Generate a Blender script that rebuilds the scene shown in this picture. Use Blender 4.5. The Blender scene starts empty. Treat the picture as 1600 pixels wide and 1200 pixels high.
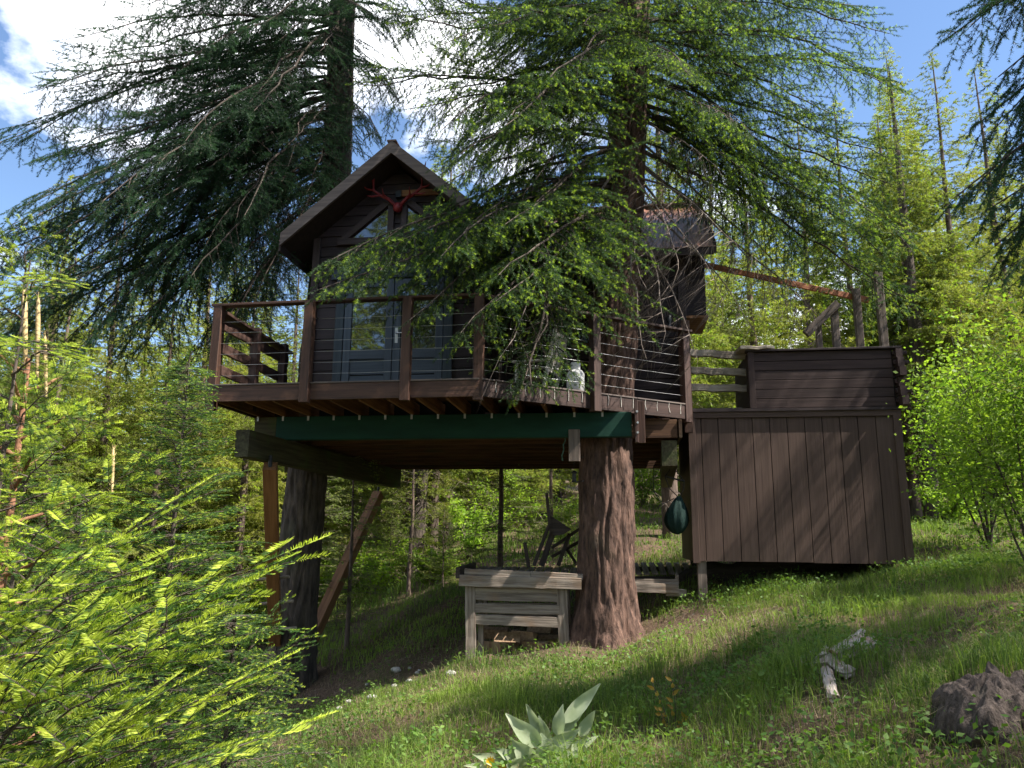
import bpy, math, random
import numpy as np
from mathutils import Matrix, Vector, noise as mnoise

S = bpy.context.scene
COL = S.collection
PI = math.pi
# ------------------------------------------------------------------ camera
EYE = Vector((0, 0, 1.6))
PITCH, ROLL = math.radians(11.5), math.radians(0.5)
cam_data = bpy.data.cameras.new('camera')
cam = bpy.data.objects.new('camera', cam_data)
COL.objects.link(cam)
cam_data.sensor_fit = 'HORIZONTAL'
cam_data.sensor_width = 36.0
cam_data.lens = 36.0 * 1200 / 1600
cam_data.clip_start = 0.05
cam_data.clip_end = 2000
cam.location = EYE
cam.rotation_euler = (Matrix.Rotation(PI / 2 + PITCH, 3, 'X') @ Matrix.Rotation(ROLL, 3, 'Z')).to_euler()
S.camera = cam
# ------------------------------------------------------------------ sky, sun, exposure
SUN_AZ, SUN_EL = math.radians(-19), math.radians(53)      # azimuth counted from +X towards +Y
SUN_DIR = Vector((math.cos(SUN_EL) * math.cos(SUN_AZ), math.cos(SUN_EL) * math.sin(SUN_AZ), math.sin(SUN_EL)))
world = bpy.data.worlds.new('World')
S.world = world
world.use_nodes = True
wn, wl = world.node_tree.nodes, world.node_tree.links
wn.clear()
w_out = wn.new('ShaderNodeOutputWorld')
w_bg = wn.new('ShaderNodeBackground')
w_bg.inputs['Strength'].default_value = 0.085
w_sky = wn.new('ShaderNodeTexSky')
w_sky.sky_type = 'NISHITA'
w_sky.sun_disc = False
w_sky.sun_elevation = SUN_EL
w_sky.sun_rotation = math.atan2(SUN_DIR.x, SUN_DIR.y)
w_sky.air_density = 1.0
w_sky.dust_density = 0.1
w_sky.ozone_density = 3.5
w_co = wn.new('ShaderNodeTexCoord')
w_map = wn.new('ShaderNodeMapping')
w_map.inputs['Scale'].default_value = (1.0, 1.0, 1.7)
w_map.inputs['Location'].default_value = (2.75, 0.3, 0.0)
w_no = wn.new('ShaderNodeTexNoise')
w_no.inputs['Scale'].default_value = 2.3
w_no.inputs['Detail'].default_value = 9
w_no.inputs['Roughness'].default_value = 0.56
w_ramp = wn.new('ShaderNodeValToRGB')
w_ramp.color_ramp.elements[0].position = 0.52
w_ramp.color_ramp.elements[1].position = 0.63
w_mix = wn.new('ShaderNodeMix')
w_mix.data_type = 'RGBA'
w_mix.inputs['B'].default_value = (13, 13.2, 13.6, 1)
wl.new(w_co.outputs['Generated'], w_map.inputs['Vector'])
wl.new(w_map.outputs['Vector'], w_no.inputs['Vector'])
wl.new(w_no.outputs['Fac'], w_ramp.inputs['Fac'])
wl.new(w_ramp.outputs['Color'], w_mix.inputs['Factor'])
wl.new(w_sky.outputs['Color'], w_mix.inputs['A'])
wl.new(w_mix.outputs['Result'], w_bg.inputs['Color'])
wl.new(w_bg.outputs['Background'], w_out.inputs['Surface'])
sun_data = bpy.data.lights.new('sun', 'SUN')
sun_data.energy = 5.0
sun_data.angle = math.radians(0.53)
sun_data.color = (1.0, 0.94, 0.84)
sun = bpy.data.objects.new('sun', sun_data)
COL.objects.link(sun)
sun.location = (20, -6, 30)
sun.rotation_euler = SUN_DIR.to_track_quat('Z', 'Y').to_euler()
S.view_settings.view_transform = 'Standard'
S.view_settings.look = 'None'
S.view_settings.gamma = 1.0
S.view_settings.exposure = 1.55
S.render.engine = 'CYCLES'
S.cycles.use_denoising = True
S.cycles.max_bounces = 5
S.cycles.diffuse_bounces = 2
S.cycles.transmission_bounces = 4
S.cycles.glossy_bounces = 2
S.cycles.sample_clamp_indirect = 8

rng = random.Random(7)
nr = np.random.default_rng(7)

# ------------------------------------------------------------------ pixel helpers (1600 x 1200 photo pixels -> directions)
def ray(x, y):
    a, b = (x - 800) / 1200, (600 - y) / 1200
    c, s = math.cos(ROLL), math.sin(ROLL)
    a, b = a * c - b * s, a * s + b * c
    return Vector((a, math.cos(PITCH) - b * math.sin(PITCH), math.sin(PITCH) + b * math.cos(PITCH)))
def on_y(x, y, Y):
    d = ray(x, y)
    return EYE + d * (Y / d.y)

# ------------------------------------------------------------------ terrain height
FX = np.array([-400, -60, -30, -14, -8, -3.9, -1.85, -0.55, 1.45, 2.95, 6.1, 9, 14, 30, 80, 400.])
FZ = np.array([-14, -9, -6.2, -3.6, -2.45, -1.43, -0.58, -0.2, 0.06, 0.62, 1.15, 1.45, 1.75, 2.6, 5, 10.])
GY = np.array([-400, -40, 0, 8, 12.3, 18, 25, 40, 70, 150, 400.])
GZ = np.array([-1.0, -1.0, 0, 0, 0, 0.95, 1.75, 3.3, 7.5, 22, 60.])
def ground(x, y):
    x = np.asarray(x, float); y = np.asarray(y, float)
    k = np.clip((x - 3) / 7, 0, 1)
    far = np.clip((y - 30) / 40, 0, 1)
    g = np.interp(y, GY, GZ) * (1 - 0.55 * k * (1 - far))
    n = (0.05 * np.sin(1.7 * x + 0.6 * y) * np.cos(1.1 * y - 0.4 * x) + 0.03 * np.sin(3.9 * x - 1.3 * y + 1) + 0.02 * np.cos(4.7 * y + 2.1 * x)
         + 0.012 * np.sin(9.1 * x + 3 * y) * np.sin(8.3 * y - 2 * x))
    return np.interp(x, FX, FZ) + g + n
def gz(x, y): return float(ground(x, y))
def hit(px, py):
    d = ray(px, py)
    t = 1.5
    while t < 200:
        p = EYE + d * t
        if p.z <= gz(p.x, p.y): return Vector((p.x, p.y, gz(p.x, p.y)))
        t += 0.02 + t * 0.002
    return EYE + d * 60

# ------------------------------------------------------------------ materials
MATS = {}
def nodes_of(name):
    m = bpy.data.materials.new(name)
    m.use_nodes = True
    MATS[name] = m
    nt = m.node_tree
    nt.nodes.clear()
    out = nt.nodes.new('ShaderNodeOutputMaterial')
    return m, nt.nodes, nt.links, out
def rgba(c): return (c[0], c[1], c[2], 1)
def surf(name, c1, c2, rough=0.8, scale=(6, 6, 6), detail=6, bump=0.3, bscale=None, rand=0.15, c3=None, spec=0.3, coord='Object', lo=0.35, hi=0.65, bdist=0.02, wear=None):
    m, N, L, out = nodes_of(name)
    b = N.new('ShaderNodeBsdfPrincipled')
    b.inputs['Roughness'].default_value = rough
    b.inputs['Specular IOR Level'].default_value = spec
    tc = N.new('ShaderNodeTexCoord'); mp = N.new('ShaderNodeMapping'); mp.inputs['Scale'].default_value = scale
    oi = N.new('ShaderNodeObjectInfo')
    L.new(tc.outputs[coord], mp.inputs['Vector'])
    off = N.new('ShaderNodeVectorMath'); off.operation = 'SCALE'; off.inputs[0].default_value = (37, 53, 71)
    L.new(oi.outputs['Random'], off.inputs['Scale']); L.new(off.outputs['Vector'], mp.inputs['Location'])
    no = N.new('ShaderNodeTexNoise'); no.inputs['Scale'].default_value = 1; no.inputs['Detail'].default_value = detail; no.inputs['Roughness'].default_value = 0.62
    L.new(mp.outputs['Vector'], no.inputs['Vector'])
    rp = N.new('ShaderNodeValToRGB')
    rp.color_ramp.elements[0].position = lo; rp.color_ramp.elements[1].position = hi
    rp.color_ramp.elements[0].color = rgba(c1); rp.color_ramp.elements[1].color = rgba(c2)
    if c3:
        e = rp.color_ramp.elements.new(min(0.98, hi + 0.12)); e.color = rgba(c3)
    L.new(no.outputs['Fac'], rp.inputs['Fac'])
    col = rp.outputs['Color']
    if wear:                                                # broad patches of a second colour (stains, moss, weathering)
        n2 = N.new('ShaderNodeTexNoise'); n2.inputs['Scale'].default_value = wear[1]; n2.inputs['Detail'].default_value = 4
        ad = N.new('ShaderNodeVectorMath'); ad.operation = 'ADD'; L.new(tc.outputs[coord], ad.inputs[0]); L.new(off.outputs['Vector'], ad.inputs[1])
        L.new(ad.outputs['Vector'], n2.inputs['Vector'])
        r2 = N.new('ShaderNodeValToRGB'); r2.color_ramp.elements[0].position = wear[2]; r2.color_ramp.elements[1].position = wear[2] + 0.14
        L.new(n2.outputs['Fac'], r2.inputs['Fac'])
        mx = N.new('ShaderNodeMix'); mx.data_type = 'RGBA'; mx.inputs['B'].default_value = rgba(wear[0])
        mu = N.new('ShaderNodeMath'); mu.operation = 'MULTIPLY'; mu.inputs[1].default_value = wear[3]
        L.new(r2.outputs['Color'], mu.inputs[0]); L.new(mu.outputs[0], mx.inputs['Factor']); L.new(col, mx.inputs['A'])
        col = mx.outputs['Result']
    hs = N.new('ShaderNodeHueSaturation')
    mr = N.new('ShaderNodeMapRange'); mr.inputs['To Min'].default_value = 1 - rand; mr.inputs['To Max'].default_value = 1 + rand
    L.new(oi.outputs['Random'], mr.inputs['Value']); L.new(mr.outputs['Result'], hs.inputs['Value'])
    L.new(col, hs.inputs['Color']); L.new(hs.outputs['Color'], b.inputs['Base Color'])
    if bump:
        bp = N.new('ShaderNodeBump'); bp.inputs['Strength'].default_value = bump; bp.inputs['Distance'].default_value = bdist
        if bscale:
            m2 = N.new('ShaderNodeMapping'); m2.inputs['Scale'].default_value = bscale; L.new(tc.outputs[coord], m2.inputs['Vector'])
            n3 = N.new('ShaderNodeTexNoise'); n3.inputs['Scale'].default_value = 1; n3.inputs['Detail'].default_value = 5; L.new(m2.outputs['Vector'], n3.inputs['Vector'])
            L.new(n3.outputs['Fac'], bp.inputs['Height'])
        else:
            L.new(no.outputs['Fac'], bp.inputs['Height'])
        L.new(bp.outputs['Normal'], b.inputs['Normal'])
    L.new(b.outputs['BSDF'], out.inputs['Surface'])
    return m
def leafy(name, c1, c2, trans=0.4, rough=0.55, scale=1.3, rand=0.18, tcol=None, attr=None):
    m, N, L, out = nodes_of(name)
    b = N.new('ShaderNodeBsdfPrincipled'); b.inputs['Roughness'].default_value = rough; b.inputs['Specular IOR Level'].default_value = 0.25
    t = N.new('ShaderNodeBsdfTranslucent')
    ms = N.new('ShaderNodeMixShader'); ms.inputs['Fac'].default_value = trans
    oi = N.new('ShaderNodeObjectInfo'); ge = N.new('ShaderNodeTexCoord')
    rp = N.new('ShaderNodeValToRGB'); rp.color_ramp.elements[0].color = rgba(c1); rp.color_ramp.elements[1].color = rgba(c2)
    if attr:
        at = N.new('ShaderNodeAttribute'); at.attribute_name = attr
        for i in range(len(rp.color_ramp.elements)): pass
        L.new(at.outputs['Fac'], rp.inputs['Fac'])
        rp.color_ramp.elements[0].position = 0.0; rp.color_ramp.elements[1].position = 0.8
    else:
        no = N.new('ShaderNodeTexNoise'); no.inputs['Scale'].default_value = scale; no.inputs['Detail'].default_value = 3
        L.new(ge.outputs['Object'], no.inputs['Vector']); L.new(no.outputs['Fac'], rp.inputs['Fac'])
        rp.color_ramp.elements[0].position = 0.35; rp.color_ramp.elements[1].position = 0.68
    hs = N.new('ShaderNodeHueSaturation')
    mr = N.new('ShaderNodeMapRange'); mr.inputs['To Min'].default_value = 1 - rand; mr.inputs['To Max'].default_value = 1 + rand
    L.new(oi.outputs['Random'], mr.inputs['Value']); L.new(mr.outputs['Result'], hs.inputs['Value']); L.new(rp.outputs['Color'], hs.inputs['Color'])
    tint = N.new('ShaderNodeMix'); tint.data_type = 'RGBA'; tint.blend_type = 'MULTIPLY'; tint.inputs['Factor'].default_value = 1
    L.new(hs.outputs['Color'], tint.inputs['A']); L.new(oi.outputs['Color'], tint.inputs['B'])
    L.new(tint.outputs['Result'], b.inputs['Base Color'])
    h2 = N.new('ShaderNodeMix'); h2.data_type = 'RGBA'; h2.blend_type = 'MULTIPLY'; h2.inputs['Factor'].default_value = 1
    h2.inputs['B'].default_value = rgba(tcol or (1.5, 1.6, 0.7))
    L.new(tint.outputs['Result'], h2.inputs['A']); L.new(h2.outputs['Result'], t.inputs['Color'])
    L.new(b.outputs['BSDF'], ms.inputs[1]); L.new(t.outputs['BSDF'], ms.inputs[2]); L.new(ms.outputs['Shader'], out.inputs['Surface'])
    return m
def plain(name, c, rough=0.5, metal=0.0, spec=0.5):
    return surf(name, tuple(v * 0.85 for v in c), c, rough=rough, scale=(9, 9, 9), bump=0.05, rand=0.05, spec=spec) if not metal else metalmat(name, c, rough)
def metalmat(name, c, rough):
    m, N, L, out = nodes_of(name)
    b = N.new('ShaderNodeBsdfPrincipled'); b.inputs['Base Color'].default_value = rgba(c); b.inputs['Metallic'].default_value = 0.9; b.inputs['Roughness'].default_value = rough
    L.new(b.outputs['BSDF'], out.inputs['Surface'])
    return m
GR = (1.2, 22, 22)                                              # grain runs along local X of every board
M_SIDING = surf('dark_brown_siding', (.017, .011, .012), (.034, .022, .023), 0.62, GR, bump=.35, rand=.16, bdist=.01, wear=((.056, .038, .036), 1.6, .55, .5))
M_PARA = surf('parapet_boards', (.036, .021, .019), (.062, .038, .034), 0.7, GR, bump=.35, rand=.12, bdist=.01)
M_TRIM = surf('brown_trim', (.026, .017, .017), (.050, .033, .032), 0.6, GR, bump=.3, rand=.1, bdist=.01)
M_FASCIA = surf('greyed_fascia', (.085, .066, .06), (.15, .12, .105), 0.75, GR, bump=.3, rand=.08, bdist=.01)
M_SOFFIT = surf('dark_soffit', (.025, .018, .017), (.045, .03, .028), 0.8, GR, bump=.2, rand=.1)
M_SHEATH = surf('black_sheathing', (.008, .007, .007), (.014, .012, .011), 0.9, (5, 5, 5), bump=0, rand=.02)
M_RAIL = surf('stained_deck_timber', (.036, .018, .013), (.082, .041, .027), 0.6, GR, bump=.45, rand=.2, bdist=.01, wear=((.15, .072, .042), 3, .6, .6))
M_RAILD = surf('dark_stained_timber', (.035, .02, .016), (.075, .042, .034), 0.6, GR, bump=.4, rand=.2, bdist=.01)
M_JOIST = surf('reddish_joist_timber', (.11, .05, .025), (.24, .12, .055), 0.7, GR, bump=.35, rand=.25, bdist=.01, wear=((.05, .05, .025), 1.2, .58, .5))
M_FLOORJ = surf('shaded_floor_timber', (.045, .022, .013), (.115, .058, .030), 0.8, GR, bump=.35, rand=.35, bdist=.01, wear=((.04, .045, .022), 1.2, .55, .6))  # darker copy of the joist timber, underside shade put into its colour
M_BRACE = surf('orange_brown_timber', (.17, .075, .03), (.30, .145, .06), 0.65, GR, bump=.4, rand=.12, bdist=.01)
M_MOSSY = surf('mossy_old_timber', (.035, .03, .016), (.075, .07, .035), 0.85, GR, bump=.5, rand=.1, bdist=.015, wear=((.05, .085, .02), 2.2, .52, .6))
M_GREEN = surf('green_painted_beam', (.004, .032, .021), (.008, .052, .034), 0.75, (1, 5, 5), bump=.15, rand=.03, wear=((.035, .09, .065), 2.5, .66, .5))
M_GREY = surf('weathered_grey_wood', (.115, .088, .070), (.27, .225, .185), 0.85, (1.5, 26, 26), bump=.7, rand=.2, bdist=.015, wear=((.22, .13, .07), 2, .56, .5))
M_FENCE = surf('split_rail_wood', (.2, .16, .125), (.42, .36, .29), 0.85, (1.5, 18, 18), bump=.7, rand=.15, bdist=.02, wear=((.1, .07, .05), 2.5, .55, .7))
M_T111 = surf('brown_grooved_panel', (.066, .040, .031), (.094, .059, .046), 0.7, (1.0, 30, 30), bump=.5, rand=.05, bdist=.006, wear=((.11, .072, .057), 1.1, .56, .5))
M_DOOR = surf('slate_blue_paint', (.038, .052, .072), (.064, .082, .108), 0.5, GR, bump=.2, rand=.06, bdist=.006)
M_DTRIM = surf('dark_slate_trim', (.020, .030, .040), (.038, .052, .066), 0.55, GR, bump=.2, rand=.06, bdist=.006)
M_REDBAR = surf('red_cedar_bar', (.24, .085, .04), (.42, .17, .085), 0.6, GR, bump=.3, rand=.05)
M_POSTG = surf('grey_brown_post', (.10, .075, .062), (.19, .15, .125), 0.75, GR, bump=.4, rand=.1)
M_ROOF = surf('copper_brown_metal_roof', (.24, .12, .085), (.38, .21, .16), 0.34, (3, 3, 3), bump=.1, rand=.1, spec=.7, wear=((.10, .055, .045), 1.5, .55, .8))
M_RIDGE = surf('brown_ridge_cap', (.09, .06, .05), (.15, .10, .085), 0.5, (4, 4, 4), bump=.1)
M_BARK = surf('fir_bark', (.034, .020, .016), (.15, .088, .066), 0.92, (15, 15, 4.0), bump=1.0, rand=.06, bdist=.05, c3=(.29, .19, .145), wear=((.07, .075, .045), 1.1, .6, .35))
M_BARKD = surf('grey_fir_bark', (.035, .028, .024), (.11, .085, .068), 0.92, (13, 13, 3), bump=1.0, rand=.08, bdist=.035, c3=(.18, .14, .11), wear=((.05, .065, .035), 1.1, .58, .4))
M_BARKB = surf('background_bark', (.06, .045, .037), (.16, .115, .09), 0.9, (8, 8, 2), bump=.8, rand=.25, bdist=.03)
M_BARKR = surf('red_pine_bark', (.16, .075, .045), (.30, .15, .09), 0.9, (8, 8, 2), bump=.8, rand=.1, bdist=.03)
M_LIMB = surf('limb_bark', (.04, .032, .026), (.11, .085, .07), 0.9, (9, 9, 9), bump=.5, rand=.1)
M_DEAD = surf('dead_twig_wood', (.13, .10, .085), (.27, .22, .19), 0.9, (5, 5, 5), bump=.3, rand=.2)
M_NEEDLE = leafy('fir_needles', (.030, .062, .026), (.058, .110, .038), .32)
M_NEWTIP = leafy('new_fir_growth', (.17, .27, .03), (.32, .42, .06), .45, tcol=(1.3, 1.4, .6))
M_NEEDLEB = leafy('far_conifer_needles', (.11, .14, .045), (.27, .28, .09), .48, scale=.7)
M_NEEDLEY = leafy('young_fir_needles', (.045, .095, .030), (.085, .155, .045), .40, scale=2)
M_YTIP = leafy('young_fir_new_growth', (.30, .40, .05), (.48, .55, .10), .45, scale=3, tcol=(1.25, 1.3, .7))
M_PINE = leafy('pine_needles', (.10, .15, .035), (.20, .26, .06), .40, scale=3)
M_CANDLE = surf('pine_candle', (.36, .25, .11), (.55, .42, .22), .7, (20, 20, 60), bump=.5)
M_LEAF = leafy('shrub_leaves', (.12, .22, .03), (.26, .36, .05), .5, scale=2)
M_LEAF2 = leafy('ground_leaves', (.06, .13, .025), (.15, .24, .045), .4, scale=3)
M_BALSAM = leafy('silver_green_leaf', (.34, .40, .24), (.52, .56, .40), .35, scale=6, tcol=(1.1, 1.2, .9))
M_RUSTL = leafy('rusty_leaf', (.30, .17, .03), (.42, .32, .06), .4, scale=6, tcol=(1.2, 1.1, .7))
M_YELLOW = leafy('yellow_petal', (.75, .42, .02), (.85, .52, .03), .3, tcol=(1, 1, .8))
M_GRASS = leafy('grass_blades', (.045, .085, .022), (.20, .28, .055), .42, attr='tint')
M_DRY = leafy('dry_grass', (.20, .155, .095), (.36, .29, .17), .3, attr='tint', tcol=(1.1, 1.1, .9))
M_STONE = surf('pale_stone', (.28, .26, .24), (.46, .44, .41), .85, (14, 14, 14), bump=.5, rand=.2)
M_GREYSTUMP = surf('rotten_stump', (.030, .023, .019), (.13, .10, .085), .95, (22, 22, 9), bump=1, bdist=.05, rand=.05, wear=((.08, .085, .05), 2.2, .55, .6))
M_LOG = surf('bleached_log', (.22, .165, .13), (.50, .45, .41), .9, (2.5, 30, 30), bump=1, bdist=.03, rand=.1, wear=((.24, .115, .06), 3.5, .52, .8))
M_SPLITW = surf('split_firewood', (.20, .12, .07), (.40, .27, .17), .85, (3, 22, 22), bump=.6, rand=.25)
M_DARKWOOD = surf('dark_old_wood', (.03, .022, .018), (.07, .052, .042), .8, GR, bump=.4, rand=.15)
M_ANTLER = surf('red_painted_antler', (.11, .008, .011), (.21, .02, .022), .45, (15, 15, 15), bump=.4, rand=.02)
M_WHITEP = surf('worn_white_paint', (.42, .39, .35), (.66, .63, .58), .7, (3, 25, 25), bump=.4, rand=.08, wear=((.25, .2, .15), 3, .6, .5))
M_TANK = surf('white_enamel', (.62, .63, .64), (.72, .73, .74), .35, (6, 6, 6), bump=.03, rand=.02)
M_BLACK = surf('black_metal', (.012, .012, .013), (.025, .025, .027), .45, (9, 9, 9), bump=.05)
M_STEEL = metalmat('steel_cable', (.55, .55, .55), .35)
M_GALV = metalmat('galvanised_bracket', (.5, .5, .5), .5)
M_HAMMOCK = surf('dark_green_cloth', (.004, .018, .015), (.010, .034, .028), .8, (30, 30, 6), bump=.5)
M_ROPE = surf('dark_rope', (.02, .02, .02), (.045, .042, .04), .9, (40, 40, 40), bump=.3)
M_CORD = surf('green_cord', (.05, .10, .08), (.10, .17, .14), .9, (40, 40, 40), bump=.3)
def glassmat():
    m, N, L, out = nodes_of('window_glass')
    b = N.new('ShaderNodeBsdfPrincipled'); b.inputs['Base Color'].default_value = (.035, .034, .03, 1); b.inputs['Roughness'].default_value = .02
    b.inputs['IOR'].default_value = 1.9; b.inputs['Specular IOR Level'].default_value = 0.9
    tc = N.new('ShaderNodeTexCoord'); no = N.new('ShaderNodeTexNoise'); no.inputs['Scale'].default_value = 2.5; no.inputs['Detail'].default_value = 1
    bp = N.new('ShaderNodeBump'); bp.inputs['Strength'].default_value = .06; bp.inputs['Distance'].default_value = .02
    L.new(tc.outputs['Object'], no.inputs['Vector']); L.new(no.outputs['Fac'], bp.inputs['Height']); L.new(bp.outputs['Normal'], b.inputs['Normal'])
    L.new(b.outputs['BSDF'], out.inputs['Surface'])
    return m
M_GLASS = glassmat()
def groundmat():
    m, N, L, out = nodes_of('forest_soil')
    b = N.new('ShaderNodeBsdfPrincipled'); b.inputs['Roughness'].default_value = .95; b.inputs['Specular IOR Level'].default_value = .15
    tc = N.new('ShaderNodeTexCoord')
    def ns(s, d):
        n = N.new('ShaderNodeTexNoise'); n.inputs['Scale'].default_value = s; n.inputs['Detail'].default_value = d; n.inputs['Roughness'].default_value = .65
        L.new(tc.outputs['Object'], n.inputs['Vector']); return n
    n1, n2, n3 = ns(22, 8), ns(.8, 6), ns(70, 5)
    r1 = N.new('ShaderNodeValToRGB'); e = r1.color_ramp.elements
    e[0].position = .32; e[0].color = (.040, .026, .018, 1); e[1].position = .7; e[1].color = (.17, .115, .078, 1)
    L.new(n1.outputs['Fac'], r1.inputs['Fac'])
    r2 = N.new('ShaderNodeValToRGB'); r2.color_ramp.elements[0].position = .46; r2.color_ramp.elements[1].position = .60
    L.new(n2.outputs['Fac'], r2.inputs['Fac'])
    mx = N.new('ShaderNodeMix'); mx.data_type = 'RGBA'; mx.inputs['B'].default_value = (.055, .060, .022, 1)
    mu = N.new('ShaderNodeMath'); mu.operation = 'MULTIPLY'; mu.inputs[1].default_value = .7
    L.new(r2.outputs['Color'], mu.inputs[0]); L.new(mu.outputs[0], mx.inputs['Factor']); L.new(r1.outputs['Color'], mx.inputs['A'])
    L.new(mx.outputs['Result'], b.inputs['Base Color'])
    bp = N.new('ShaderNodeBump'); bp.inputs['Strength'].default_value = .9; bp.inputs['Distance'].default_value = .03
    L.new(n3.outputs['Fac'], bp.inputs['Height']); L.new(bp.outputs['Normal'], b.inputs['Normal'])
    L.new(b.outputs['BSDF'], out.inputs['Surface'])
    return m
M_GROUND = groundmat()

# ------------------------------------------------------------------ mesh and object helpers
def mesh_np(name, V, F, mats, mi=None, smooth=False, attr=None):
    """V (n,3), F list of arrays of equal-width faces (m,3)/(m,4)."""
    me = bpy.data.meshes.new(name)
    F = [np.asarray(f, np.int64) for f in F if len(f)]
    V = np.asarray(V, np.float32)
    nl = sum(f.size for f in F); npoly = sum(len(f) for f in F)
    me.vertices.add(len(V)); me.loops.add(nl); me.polygons.add(npoly)
    me.vertices.foreach_set('co', V.ravel())
    me.loops.foreach_set('vertex_index', np.concatenate([f.ravel() for f in F]).astype(np.int32))
    tot = np.concatenate([np.full(len(f), f.shape[1]) for f in F])
    st = np.concatenate([[0], np.cumsum(tot)[:-1]])
    me.polygons.foreach_set('loop_start', st.astype(np.int32))
    me.polygons.foreach_set('loop_total', tot.astype(np.int32))
    for m in mats: me.materials.append(m)
    if mi is not None: me.polygons.foreach_set('material_index', np.asarray(mi, np.int32))
    me.polygons.foreach_set('use_smooth', np.full(npoly, bool(smooth)))
    if attr is not None:
        a = me.attributes.new(attr[0], 'FLOAT', 'POINT'); a.data.foreach_set('value', np.asarray(attr[1], np.float32))
    me.update(calc_edges=True)
    me.validate()
    return me
class MB:
    def __init__(self): self.V = []; self.F3 = []; self.F4 = []; self.M3 = []; self.M4 = []; self.n = 0
    def add(self, V, F, mi=0):
        V = np.asarray(V, float); F = np.asarray(F)
        if not len(F): return
        self.V.append(V)
        if F.shape[1] == 3: self.F3.append(F + self.n); self.M3.append(np.full(len(F), mi))
        else: self.F4.append(F + self.n); self.M4.append(np.full(len(F), mi))
        self.n += len(V)
    def tube(self, pts, r, sides=6, mi=0, cap=True):
        P = np.asarray(pts, float); n = len(P)
        r = np.full(n, r) if np.isscalar(r) else np.asarray(r, float)
        T = np.gradient(P, axis=0); T /= np.linalg.norm(T, axis=1, keepdims=True) + 1e-9
        ref = np.array([0, 0, 1.]) if abs(T[0, 2]) < .9 else np.array([1., 0, 0])
        A = np.cross(T, ref); A /= np.linalg.norm(A, axis=1, keepdims=True) + 1e-9
        B = np.cross(T, A)
        an = np.linspace(0, 2 * PI, sides, endpoint=False)
        V = P[:, None] + r[:, None, None] * (A[:, None] * np.cos(an)[None, :, None] + B[:, None] * np.sin(an)[None, :, None])
        i = np.arange(n - 1)[:, None] * sides; j = np.arange(sides)[None]; j2 = (j + 1) % sides
        F = np.stack([i + j, i + j2, i + sides + j2, i + sides + j], -1).reshape(-1, 4)
        V = V.reshape(-1, 3)
        self.add(V, F, mi)
        if cap:
            for k, o in ((0, 0), (n - 1, (n - 1) * sides)):
                c = np.vstack([P[k], V[o:o + sides]]); q = np.arange(sides)
                self.add(c, np.stack([np.zeros(sides, int), 1 + q, 1 + (q + 1) % sides], -1), mi)
    def box(self, c, d, mi=0):
        c = np.asarray(c, float); d = np.asarray(d, float) / 2
        s = np.array([[-1, -1, -1], [1, -1, -1], [1, 1, -1], [-1, 1, -1], [-1, -1, 1], [1, -1, 1], [1, 1, 1], [-1, 1, 1]])
        self.add(c + s * d, [[0, 3, 2, 1], [4, 5, 6, 7], [0, 1, 5, 4], [1, 2, 6, 5], [2, 3, 7, 6], [3, 0, 4, 7]], mi)
    def prism(self, poly, axis, a0, a1, mi=0):
        """poly: list of 2D points (counter-clockwise); axis: which coordinate is extruded from a0 to a1."""
        n = len(poly); o = [k for k in range(3) if k != axis]
        V = np.zeros((2 * n, 3))
        for k, (p, q) in enumerate(poly):
            for h, a in ((0, a0), (n, a1)): V[k + h, o[0]] = p; V[k + h, o[1]] = q; V[k + h, axis] = a
        q = np.arange(n); self.add(V, np.stack([q, (q + 1) % n, n + (q + 1) % n, n + q], -1), mi)
        if n == 3: self.add(V, [[0, 2, 1], [3, 4, 5]], mi)
        elif n == 4: self.add(V, [[0, 3, 2, 1], [4, 5, 6, 7]], mi)
        else:
            self.add(V, [[0, k + 1, k] for k in range(1, n - 1)] + [[n, n + k, n + k + 1] for k in range(1, n - 1)], mi)
    def mesh(self, name, mats, smooth=False):
        F, M = [], []
        if self.F3: F.append(np.vstack(self.F3)); M.append(np.concatenate(self.M3))
        if self.F4: F.append(np.vstack(self.F4)); M.append(np.concatenate(self.M4))
        return mesh_np(name, np.vstack(self.V), F, mats if isinstance(mats, (list, tuple)) else [mats], np.concatenate(M), smooth)

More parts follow.
